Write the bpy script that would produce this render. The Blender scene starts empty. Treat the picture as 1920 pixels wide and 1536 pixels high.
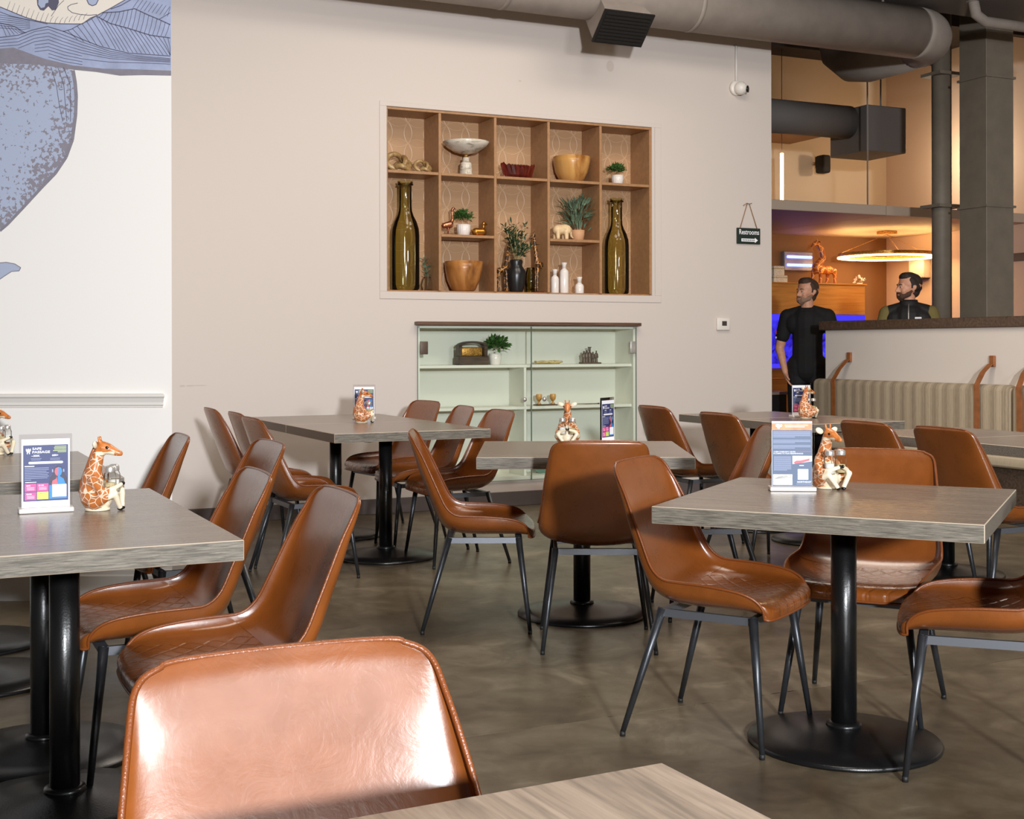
import bpy, bmesh, math, random
from mathutils import Vector, Matrix
random.seed(7)
sc = bpy.context.scene
COL = sc.collection
PI = math.pi
sin, cos = math.sin, math.cos

# ------------------------------------------------------------------ camera, world, lights, exposure
FPX, CX, CY, HCAM, ROLL = 2426.0, 960.0, 648.0, 1.217, -0.0019
cd = bpy.data.cameras.new('camera')
cam = bpy.data.objects.new('camera', cd)
COL.objects.link(cam)
cam.location = (0, 0, HCAM)
cam.rotation_euler = (PI/2, -ROLL, 0)
cd.sensor_fit = 'HORIZONTAL'
cd.sensor_width = 36
cd.lens = FPX/1920*36
cd.shift_y = -120/1920
cd.clip_end = 100
sc.camera = cam
vs = sc.view_settings
vs.view_transform = 'Standard'
vs.look = 'None'
vs.gamma = 1
vs.use_curve_mapping = False
vs.exposure = 0.0
sc.cycles.max_bounces = 8
sc.cycles.diffuse_bounces = 4
sc.cycles.glossy_bounces = 4
sc.cycles.transmission_bounces = 8
sc.cycles.transparent_max_bounces = 16
sc.cycles.caustics_reflective = False
sc.cycles.caustics_refractive = False
sc.cycles.sample_clamp_indirect = 6
sc.cycles.use_denoising = True
W = bpy.data.worlds.new('world')
sc.world = W
W.use_nodes = True
W.node_tree.nodes['Background'].inputs[0].default_value = (1.0, 0.93, 0.86, 1)
W.node_tree.nodes['Background'].inputs[1].default_value = 0.085


def lamp(name, kind, loc, power, color=(1, 1, 1), size=0.3, target=None, shape='DISK', spread=None):
    l = bpy.data.lights.new(name, kind)
    l.energy = power
    l.color = color
    if kind == 'AREA':
        l.shape = shape
        l.size = size
        if spread:
            l.spread = spread
    else:
        l.shadow_soft_size = size
    o = bpy.data.objects.new(name, l)
    COL.objects.link(o)
    o.location = loc
    if target is not None:
        d = Vector(target)-Vector(loc)
        o.rotation_euler = d.to_track_quat('-Z', 'Y').to_euler()
    return o


lamp('photographers_strobe', 'AREA', (1.8, -4.2, 2.35), 940, (0.93, 0.965, 1.0), 0.45, (0.6, 8, 1.1))
for lx, ly in ((0.9, 5.6), (0.3, 7.4), (1.9, 8.0), (0.4, 1.8), (3.4, 6.4)):
    lamp('dining_ceiling_lamp', 'AREA', (lx, ly, 4.3), 42, (1.0, 0.89, 0.765), 1.3, (lx, ly, 0))
lamp('added_bounce_light', 'AREA', (4.55, -1.75, 3.0), 210, (0.94, 0.97, 1.0), 1.1, (-0.3, 3.0, 0.8), 'RECTANGLE').data.size_y = 0.42  # unseen area light added for the near chair's shine, like bounced flash
lamp('bar_fill_light', 'POINT', (4.92, 14.95, 3.4), 27, (1.0, 0.78, 0.54), 0.06)  # added point light hidden behind the round column, brightens the bar walls

# ------------------------------------------------------------------ frame helpers
A = 0.439                                   # the room's grid is turned 25 degrees to the picture plane
UX, UY = cos(A), sin(A)
O0 = Vector((-1.15, 9.28, 0))


def R(u, v, z=0.0):                         # room grid: u along the back wall, v away from us through it
    return Vector((O0.x+u*UX-v*UY, O0.y+u*UY+v*UX, z))


def uv_of(x, y):
    dx, dy = x-O0.x, y-O0.y
    return dx*UX+dy*UY, -dx*UY+dy*UX


def ray(px, py):
    a, b = px-CX, py-CY
    c, s = cos(ROLL), sin(ROLL)
    return (c*a+s*b)/FPX, (-s*a+c*b)/FPX


def at_h(px, py, h):
    a, b = ray(px, py)
    Y = (HCAM-h)/b
    return Vector((a*Y, Y, h))


def at_y(px, py, Y):
    a, b = ray(px, py)
    return Vector((a*Y, Y, HCAM-b*Y))


def on_wall(px, py, v=0.0):                 # a point of the plane v, as (u, z)
    a, b = ray(px, py)
    p0 = R(0, v)
    n = Vector((-UY, UX, 0))
    t = p0.dot(n)/(a*n.x+n.y)
    u, _ = uv_of(a*t, t)
    return u, HCAM-b*t


# ------------------------------------------------------------------ materials
def lin(c):
    return tuple((x/255/12.92 if x/255 <= 0.04045 else ((x/255+0.055)/1.055)**2.4) for x in c)


class N:
    def __init__(self, name):
        self.m = bpy.data.materials.new(name)
        self.m.use_nodes = True
        self.t = self.m.node_tree
        self.b = self.t.nodes['Principled BSDF']

    def n(self, typ, **kw):
        x = self.t.nodes.new(typ)
        for k, v in kw.items():
            setattr(x, k, v)
        return x

    def l(self, a, b):
        self.t.links.new(a, b)

    def val(self, sock, v):
        if hasattr(v, 'is_output'):
            self.l(v, sock)
        else:
            sock.default_value = v

    def math(self, op, a, b=0.0, c=None):
        x = self.n('ShaderNodeMath', operation=op)
        self.val(x.inputs[0], a)
        self.val(x.inputs[1], b)
        if c is not None:
            self.val(x.inputs[2], c)
        return x.outputs[0]

    def coord(self, scale=(1, 1, 1), rot=(0, 0, 0), which='Object'):
        c = self.n('ShaderNodeTexCoord')
        m = self.n('ShaderNodeMapping')
        m.inputs['Scale'].default_value = scale
        m.inputs['Rotation'].default_value = rot
        self.l(c.outputs[which], m.inputs[0])
        return m.outputs[0]

    def noise(self, vec, scale, detail=3, rough=0.5, dist=0.0):
        x = self.n('ShaderNodeTexNoise')
        self.l(vec, x.inputs['Vector'])
        x.inputs['Scale'].default_value = scale
        x.inputs['Detail'].default_value = detail
        x.inputs['Roughness'].default_value = rough
        x.inputs['Distortion'].default_value = dist
        return x.outputs['Fac']

    def ramp(self, fac, stops, interp='LINEAR'):
        x = self.n('ShaderNodeValToRGB')
        x.color_ramp.interpolation = interp
        e = x.color_ramp.elements
        while len(e) < len(stops):
            e.new(0.5)
        for i, (p, c) in enumerate(stops):
            e[i].position = p
            e[i].color = (*lin(c), 1)
        self.l(fac, x.inputs[0])
        return x.outputs[0]

    def bump(self, h, strength=0.2, dist=0.01):
        x = self.n('ShaderNodeBump')
        x.inputs['Strength'].default_value = strength
        x.inputs['Distance'].default_value = dist
        self.l(h, x.inputs['Height'])
        self.l(x.outputs[0], self.b.inputs['Normal'])

    def mixc(self, f, a, b):
        x = self.n('ShaderNodeMix', data_type='RGBA')
        self.val(x.inputs[0], f)
        for s, v in ((x.inputs[6], a), (x.inputs[7], b)):
            self.val(s, v if hasattr(v, 'is_output') else (*lin(v), 1))
        return x.outputs[2]


def plain(name, c, rough=0.5, metal=0.0, spec=0.5, bumps=None, var=0.0, vscale=6, coat=0.0, emit=0.0, sheen=0.0):
    k = N(name)
    k.b.inputs['Base Color'].default_value = (*lin(c), 1)
    k.b.inputs['Roughness'].default_value = rough
    k.b.inputs['Metallic'].default_value = metal
    k.b.inputs['Specular IOR Level'].default_value = spec
    k.b.inputs['Coat Weight'].default_value = coat
    if var:
        f = k.noise(k.coord(), vscale, 4, 0.6)
        k.l(k.ramp(f, [(0.3, tuple(max(0, x*(1-var)) for x in c)), (0.7, tuple(min(255, x*(1+var)) for x in c))]), k.b.inputs['Base Color'])
    if bumps:
        k.bump(k.noise(k.coord(), bumps[0], 3), bumps[1], bumps[2] if len(bumps) > 2 else 0.005)
    if emit:
        k.b.inputs['Emission Color'].default_value = (*lin(c), 1)
        k.b.inputs['Emission Strength'].default_value = emit
    return k.m


M = {}


def leather_base(k, co):
    f = k.noise(co, 7, 5, 0.6)
    k.l(k.ramp(f, [(0.25, (115, 61, 20)), (0.75, (140, 76, 28))]), k.b.inputs['Base Color'])
    k.l(k.math('MULTIPLY_ADD', k.noise(co, 14, 3, 0.6), 0.08, 0.24), k.b.inputs['Roughness'])
    k.b.inputs['Specular IOR Level'].default_value = 0.7
    k.b.inputs['Coat Weight'].default_value = 0.6
    k.b.inputs['Coat Roughness'].default_value = 0.22


def leather():
    k = N('brown_leather')
    co = k.coord()
    leather_base(k, co)
    h = k.math('ADD', k.noise(co, 12, 5, 0.6, 2.0), k.math('MULTIPLY', k.noise(co, 45, 3, 0.6, 1.5), 0.22))
    k.bump(h, 0.1, 0.006)
    return k.m


def quilt():
    k = N('quilted_leather')
    co = k.coord()
    leather_base(k, co)
    s = k.n('ShaderNodeSeparateXYZ')
    k.l(co, s.inputs[0])
    p = 0.062
    hs = []
    for sg in (1, -1):
        d = k.math('MULTIPLY_ADD', s.outputs[1], 1.0*sg, s.outputs[0])
        fr = k.math('FRACT', k.math('ADD', k.math('DIVIDE', d, p), 100.0))
        tri = k.math('ABSOLUTE', k.math('SUBTRACT', fr, 0.5))       # 0.5 on the seam
        hs.append(k.math('MINIMUM', k.math('MULTIPLY', k.math('SUBTRACT', 0.5, tri), 7.0), 1.0))
    h = k.math('MULTIPLY', hs[0], hs[1])
    h = k.math('ADD', h, k.math('MULTIPLY', k.noise(co, 26, 1), 0.2))
    k.bump(h, 0.45, 0.004)
    return k.m


def wood(name, c1, c2, c3, scale=1.0, rough=0.3, axis=0, bstr=0.08, wav=True):
    k = N(name)
    sc_ = [26*scale]*3
    sc_[axis] = 1.6*scale
    co = k.coord(tuple(sc_))
    f = k.noise(co, 1.6, 6, 0.65, 0.5)
    sc2 = [9*scale]*3
    sc2[axis] = 0.7*scale
    g = k.noise(k.coord(tuple(sc2)), 1.0, 3, 0.5, 1.2)
    s = k.math('FRACT', k.math('MULTIPLY', g, 7.0))
    s = k.math('ABSOLUTE', k.math('SUBTRACT', s, 0.5))
    mix = k.math('MULTIPLY_ADD', s, 0.35 if wav else 0.0, k.math('MULTIPLY', f, 0.8))
    k.l(k.ramp(mix, [(0.3, c1), (0.48, c2), (0.66, c3)]), k.b.inputs['Base Color'])
    k.b.inputs['Roughness'].default_value = rough
    k.bump(f, bstr, 0.004)
    return k.m


def concrete():
    k = N('polished_concrete')
    co = k.coord()
    a = k.noise(co, 0.9, 6, 0.62, 0.6)
    b = k.noise(co, 4.5, 6, 0.68, 0.8)
    f = k.math('ADD', k.math('MULTIPLY', a, 0.55), k.math('MULTIPLY', b, 0.45))
    k.l(k.ramp(f, [(0.36, (70, 59, 45)), (0.48, (95, 83, 65)), (0.56, (112, 100, 81)), (0.66, (146, 133, 112))]), k.b.inputs['Base Color'])
    k.l(k.math('MULTIPLY_ADD', k.noise(co, 3, 5, 0.7), 0.35, 0.16), k.b.inputs['Roughness'])
    k.bump(k.noise(co, 30, 4), 0.04, 0.004)
    return k.m


def wallpaint(name, c, blot=True):
    k = N(name)
    co = k.coord()
    k.b.inputs['Base Color'].default_value = (*lin(c), 1)
    k.b.inputs['Roughness'].default_value = 0.62
    k.bump(k.noise(co, 90, 3), 0.05, 0.003)
    return k.m


def wallpaper():                            # raised overlapping-circle paper at the back of the niche
    k = N('circle_wallpaper')
    s = k.n('ShaderNodeSeparateXYZ')
    k.l(k.coord(), s.inputs[0])
    p = 0.157
    fx = k.math('FRACT', k.math('ADD', k.math('DIVIDE', s.outputs[0], p), 50))
    fz = k.math('FRACT', k.math('ADD', k.math('DIVIDE', s.outputs[2], p), 50))
    best = None
    for ax in (0, 1):
        for az in (0, 1):
            dx = k.math('SUBTRACT', fx, ax)
            dz = k.math('SUBTRACT', fz, az)
            d = k.math('SQRT', k.math('ADD', k.math('MULTIPLY', dx, dx), k.math('MULTIPLY', dz, dz)))
            e = k.math('ABSOLUTE', k.math('SUBTRACT', d, 0.7))
            best = e if best is None else k.math('MINIMUM', best, e)
    line = k.math('SUBTRACT', 1.0, k.math('MINIMUM', k.math('MULTIPLY', best, 26.0), 1.0))
    k.l(k.mixc(line, (188, 148, 110), (206, 168, 130)), k.b.inputs['Base Color'])
    k.b.inputs['Roughness'].default_value = 0.42
    k.bump(line, 0.5, 0.004)
    return k.m


def giraffe_skin(name, scale, c1, c2):
    k = N(name)
    v = k.n('ShaderNodeTexVoronoi', feature='DISTANCE_TO_EDGE')
    k.l(k.coord(), v.inputs['Vector'])
    v.inputs['Scale'].default_value = scale
    k.l(k.ramp(v.outputs['Distance'], [(0.028, c2), (0.07, c1)]), k.b.inputs['Base Color'])
    k.b.inputs['Roughness'].default_value = 0.28
    return k.m


def fabric():
    k = N('striped_fabric')
    s = k.n('ShaderNodeSeparateXYZ')
    k.l(k.coord(), s.inputs[0])
    cmb = k.n('ShaderNodeCombineXYZ')
    k.l(s.outputs[0], cmb.inputs[0])
    fine = k.noise(cmb.outputs[0], 170, 2, 0.6)
    wide = k.noise(cmb.outputs[0], 9, 2, 0.5)
    per = k.math('SINE', k.math('MULTIPLY', s.outputs[0], 52.0))
    f = k.math('ADD', k.math('MULTIPLY', fine, 1.0), k.math('ADD', k.math('MULTIPLY', wide, 0.12), k.math('MULTIPLY', per, 0.07)))
    f = k.math('ADD', f, k.math('MULTIPLY', k.noise(k.coord((60, 60, 6)), 3, 3), 0.16))
    k.l(k.ramp(f, [(0.4, (108, 92, 76)), (0.58, (156, 140, 118)), (0.8, (200, 184, 158))]), k.b.inputs['Base Color'])
    k.b.inputs['Roughness'].default_value = 0.9
    k.bump(k.noise(k.coord(), 320, 2), 0.2, 0.002)
    return k.m


def thin_glass(name, tint, refl=0.10, rough=0.02):
    k = N(name)
    k.t.nodes.remove(k.b)
    tr = k.n('ShaderNodeBsdfTransparent')
    tr.inputs[0].default_value = (*tint, 1)
    gl = k.n('ShaderNodeBsdfGlossy')
    gl.inputs['Roughness'].default_value = rough
    fr = k.n('ShaderNodeLayerWeight')
    fr.inputs[0].default_value = refl
    mx = k.n('ShaderNodeMixShader')
    k.l(fr.outputs['Fresnel'], mx.inputs[0])
    k.l(tr.outputs[0], mx.inputs[1])
    k.l(gl.outputs[0], mx.inputs[2])
    k.l(mx.outputs[0], k.t.nodes['Material Output'].inputs[0])
    return k.m


def emitter(name, c, s):
    k = N(name)
    k.t.nodes.remove(k.b)
    e = k.n('ShaderNodeEmission')
    e.inputs[0].default_value = (*c, 1)
    e.inputs[1].default_value = s
    k.l(e.outputs[0], k.t.nodes['Material Output'].inputs[0])
    return k.m


def marble(name):
    k = N(name)
    f = k.noise(k.coord((1, 1, 3.2)), 7, 5, 0.6, 1.5)
    k.l(k.ramp(f, [(0.35, (150, 138, 120)), (0.5, (214, 204, 188)), (0.75, (236, 230, 218))]), k.b.inputs['Base Color'])
    k.b.inputs['Roughness'].default_value = 0.2
    return k.m


def bowlwood(name, a, b, c, sc_=5):
    k = N(name)
    f = k.noise(k.coord((1, 1, 0.5)), sc_, 4, 0.55, 1.4)
    k.l(k.ramp(f, [(0.32, a), (0.5, b), (0.66, c)]), k.b.inputs['Base Color'])
    k.b.inputs['Roughness'].default_value = 0.3
    return k.m


def stipple():                              # the mural's speckled print, denser towards its outline
    k = N('mural_stipple_print')
    s = k.n('ShaderNodeSeparateXYZ')
    co = k.coord()
    k.l(co, s.inputs[0])
    n = k.noise(co, 62, 2, 0.5, 0.35)
    X_, Z_ = s.outputs[0], s.outputs[2]
    top = k.math('MULTIPLY', k.math('MAXIMUM', k.math('SUBTRACT', Z_, 2.36), 0.0), 0.75)
    d = k.math('SUBTRACT', k.math('MULTIPLY', k.math('ADD', X_, 2.085), 0.83), k.math('MULTIPLY', k.math('SUBTRACT', Z_, 2.32), 0.55))
    edge = k.math('MULTIPLY', k.math('MAXIMUM', k.math('ADD', d, 0.13), 0.0), 1.3)
    th = k.math('ADD', 0.335, k.math('MAXIMUM', top, edge))
    m = k.math('GREATER_THAN', k.math('SUBTRACT', th, n), 0.0)
    k.l(k.mixc(m, (176, 184, 207), (142, 136, 146)), k.b.inputs['Base Color'])
    k.b.inputs['Roughness'].default_value = 0.55
    return k.m


M['leather'] = leather()
M['quilt'] = quilt()
M['piping'] = plain('leather_piping', (122, 65, 30), 0.3, bumps=(300, 0.2))
M['gunmetal'] = plain('dark_metal', (70, 72, 76), 0.36, metal=0.7, var=0.1, vscale=20)
M['rail'] = plain('grey_metal_rail', (112, 114, 120), 0.38, metal=0.6)
M['rubber'] = plain('black_rubber', (28, 27, 27), 0.6)
M['top'] = wood('grey_oak_laminate', (112, 99, 88), (129, 115, 103), (141, 127, 114), 1.2, 0.27, 0, 0.03)
M['topY'] = wood('grey_oak_laminate_cross', (112, 95, 80), (150, 130, 112), (176, 155, 136), 1.3, 0.3, 1, 0.04)
M['edge'] = wood('ridged_edge_band', (84, 78, 69), (126, 118, 106), (152, 143, 129), 6.0, 0.55, 0, 0.4, wav=False)
M['edgeline'] = plain('pale_edge_line', (186, 170, 150), 0.5)  # paler colour for the bevelled table top edges
M['black'] = plain('black_powder_coat', (18, 18, 19), 0.3, spec=0.6, bumps=(180, 0.08))
M['floor'] = concrete()
M['joint'] = plain('joint_dirt', (38, 30, 24), 0.9)
M['wall'] = wallpaint('warm_white_paint', (208, 197, 189))
M['halfwall'] = wallpaint('half_wall_paint', (232, 223, 214))
M['muralwall'] = wallpaint('mural_cream_paint', (248, 242, 236))
M['trim'] = plain('white_trim_paint', (228, 222, 215), 0.45)
M['base'] = plain('grey_vinyl_base', (92, 82, 80), 0.5)
M['ceiling'] = plain('dark_ceiling', (46, 36, 31), 0.9, var=0.2)
M['duct'] = plain('grey_duct_metal', (150, 139, 130), 0.7, metal=0.0, var=0.05)
M['ductdark'] = plain('dark_duct_metal', (110, 103, 98), 0.7)
M['grille'] = plain('black_grille', (22, 19, 17), 0.7)
M['column'] = plain('grey_green_column_paint', (122, 112, 98), 0.6, var=0.05)
M['shelf'] = plain('brown_shelf_laminate', (166, 124, 86), 0.45, var=0.06, vscale=30)
M['paper'] = wallpaper()
M['cab'] = plain('pale_green_cabinet_paint', (228, 226, 214), 0.5)
M['cabwood'] = wood('dark_cabinet_top', (72, 50, 38), (96, 70, 54), (112, 84, 66), 1.2, 0.4)
M['glass'] = thin_glass('green_tinted_glass', (0.965, 0.985, 0.97), 0.08)
M['glassedge'] = plain('glass_edge', (96, 122, 108), 0.15, spec=0.7)
M['acrylic'] = thin_glass('clear_acrylic', (0.9, 0.89, 0.9), 0.12, 0.05)
M['acrylicbase'] = plain('frosted_acrylic_edge', (222, 214, 208), 0.25)
M['shaker'] = thin_glass('shaker_glass', (0.95, 0.95, 0.94), 0.14, 0.06)
M['chrome'] = plain('chrome', (206, 202, 197), 0.33, metal=0.65)
M['salt'] = plain('salt_grains', (245, 244, 242), 0.8, bumps=(700, 0.3))
M['pepper'] = plain('ground_pepper', (186, 168, 128), 0.9, var=0.35, vscale=600)
M['gir'] = giraffe_skin('giraffe_glaze', 50, (190, 112, 58), (238, 216, 190))
M['gircream'] = plain('giraffe_cream_glaze', (238, 224, 196), 0.28, var=0.05)
M['girtan'] = plain('giraffe_tan_glaze', (196, 116, 58), 0.28, var=0.15, vscale=60)
M['girmane'] = plain('giraffe_mane_brown', (168, 92, 48), 0.35)
M['ink'] = plain('glossy_black', (16, 14, 14), 0.2)
M['pwhite'] = plain('printed_white', (243, 243, 248), 0.5)
M['pnavy'] = plain('printed_navy', (44, 54, 106), 0.45)
M['pslate'] = plain('printed_slate', (78, 96, 126), 0.45)
M['pink'] = plain('printed_pink', (232, 78, 148), 0.45)
M['plime'] = plain('printed_lime', (214, 220, 96), 0.45)
M['pyel'] = plain('printed_pale_lime', (196, 216, 130), 0.45)
M['pblue'] = plain('printed_blue', (42, 132, 208), 0.45)
M['pred'] = plain('printed_coral', (206, 96, 110), 0.45)
M['pdark'] = plain('printed_dark', (40, 36, 66), 0.45)
M['porange'] = plain('printed_orange', (214, 142, 96), 0.45, var=0.12, vscale=40)
M['psand'] = plain('printed_sand', (222, 216, 198), 0.45, var=0.1, vscale=60)
M['pgrey'] = plain('printed_lilac', (150, 158, 190), 0.45)
M['signgreen'] = plain('chalkboard_green', (24, 40, 32), 0.6)
M['jute'] = plain('jute_cord', (150, 112, 74), 0.9)
M['plasticwhite'] = plain('white_plastic', (226, 220, 212), 0.4)
M['lcd'] = plain('dark_lcd', (66, 58, 54), 0.25)
M['ceramic'] = plain('white_ceramic', (236, 228, 222), 0.2)
M['ceramicblack'] = plain('black_ceramic', (30, 30, 31), 0.3)
M['olive'] = thin_glass('olive_bottle_glass', (0.78, 0.765, 0.53), 0.3, 0.05)
M['marble'] = marble('veined_marble')
M['bowl'] = bowlwood('two_tone_teak', (120, 74, 34), (176, 116, 60), (196, 140, 82), 5)
M['bowllight'] = bowlwood('light_acacia', (150, 92, 40), (206, 152, 84), (216, 168, 104), 4)
M['redwood'] = bowlwood('red_carved_wood', (62, 18, 12), (96, 30, 20), (120, 44, 30), 12)
M['knot'] = bowlwood('pale_carved_wood', (132, 98, 58), (176, 144, 96), (192, 162, 114), 9)
M['copper'] = plain('rose_copper', (190, 124, 92), 0.25, metal=0.85)
M['gold'] = plain('gold_leaf', (186, 128, 56), 0.3, metal=0.9)
M['amber'] = giraffe_skin('amber_giraffe_glaze', 26, (70, 44, 20), (206, 138, 66))
M['leaf'] = plain('bright_leaf', (62, 98, 42), 0.55, var=0.25, vscale=40)
M['leafdark'] = plain('dark_leaf', (52, 72, 48), 0.55, var=0.25, vscale=40)
M['leafgrey'] = plain('grey_green_leaf', (96, 116, 92), 0.6, var=0.2, vscale=40)
M['terra'] = plain('pale_terracotta', (206, 158, 118), 0.7)
M['elephant'] = plain('carved_bone_stone', (228, 198, 154), 0.5, var=0.06, vscale=30)
M['bronze'] = plain('dark_bronze', (96, 80, 68), 0.45, metal=0.2)
M['darkbrown'] = wood('dark_walnut', (52, 40, 32), (74, 58, 46), (92, 74, 60), 1.2, 0.45)
M['driftwood'] = plain('driftwood', (186, 164, 112), 0.8, var=0.2, vscale=60)
M['brass'] = plain('brass_filigree', (176, 130, 62), 0.4, metal=0.5, var=0.4, vscale=90)
M['cream'] = wallpaint('bar_cream_paint', (214, 190, 158))
M['brownwall'] = wallpaint('bar_brown_paint', (138, 98, 60))
M['sidewall'] = wallpaint('bar_pale_paint', (226, 200, 178))
M['canopy'] = plain('canopy_white', (196, 176, 156), 0.6)
M['hood'] = wood('orange_maple', (176, 112, 44), (196, 130, 56), (206, 142, 66), 0.6, 0.45)
M['ring'] = emitter('warm_led_ring', (1.0, 0.60, 0.24), 18)
M['tube'] = emitter('warm_led_tube', (1.0, 0.62, 0.28), 14)
M['uv'] = emitter('blue_fluorescent_tube', (0.22, 0.28, 1.0), 4)
M['bluelit'] = emitter('lit_aquarium_rim', (0.07, 0.05, 1.0), 1.0)
M['steel'] = plain('brushed_steel', (150, 150, 158), 0.4, metal=0.6)
M['fabric'] = fabric()
M['cap'] = wood('dark_wall_cap', (70, 54, 42), (90, 70, 56), (104, 84, 68), 1.0, 0.4)
M['strap'] = plain('tan_leather_strap', (150, 92, 52), 0.45, var=0.1, vscale=20)
M['skin'] = plain('skin', (224, 162, 130), 0.5, var=0.05, vscale=30)
M['hairbrown'] = plain('brown_hair', (78, 56, 42), 0.7, bumps=(260, 0.5))
M['hairdark'] = plain('dark_hair', (52, 40, 32), 0.7, bumps=(260, 0.5))
M['beard'] = plain('greying_beard', (156, 122, 100), 0.8, bumps=(260, 0.5))
M['beard2'] = plain('brown_beard', (86, 60, 44), 0.8, bumps=(260, 0.5))
M['polo'] = plain('black_jersey', (24, 22, 22), 0.85, bumps=(120, 0.2))
M['vest'] = plain('black_quilted_vest', (30, 27, 27), 0.7, bumps=(60, 0.3))
M['sleeve'] = plain('olive_cotton', (124, 110, 62), 0.85)
M['trouser'] = plain('black_denim', (26, 24, 26), 0.85)
M['shoe'] = plain('black_shoe', (22, 20, 20), 0.45)
M['eyewhite'] = plain('eye_white', (186, 176, 166), 0.2)
M['patchred'] = plain('red_patch', (168, 54, 66), 0.8)
M['muralblue'] = plain('mural_blue_print', (166, 174, 202), 0.55, var=0.06, vscale=14)
M['muralpale'] = plain('mural_pale_print', (176, 184, 207), 0.55)
M['muralink'] = plain('mural_ink_print', (96, 92, 112), 0.55)
M['muralgrey'] = plain('mural_grey_print', (138, 132, 142), 0.55, var=0.04, vscale=30)
M['muralcream'] = plain('mural_cream_print', (240, 228, 214), 0.55)
M['muralstip'] = stipple()
M['smudge'] = plain('scuff', (196, 183, 174), 0.7)
M['counter'] = plain('bar_counter_stone', (150, 128, 112), 0.15)


# ------------------------------------------------------------------ mesh builder
def frame_from(d):
    d = Vector(d).normalized()
    a = Vector((0, 0, 1)) if abs(d.z) < 0.9 else Vector((1, 0, 0))
    x = a.cross(d).normalized()
    return x, d.cross(x), d


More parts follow.
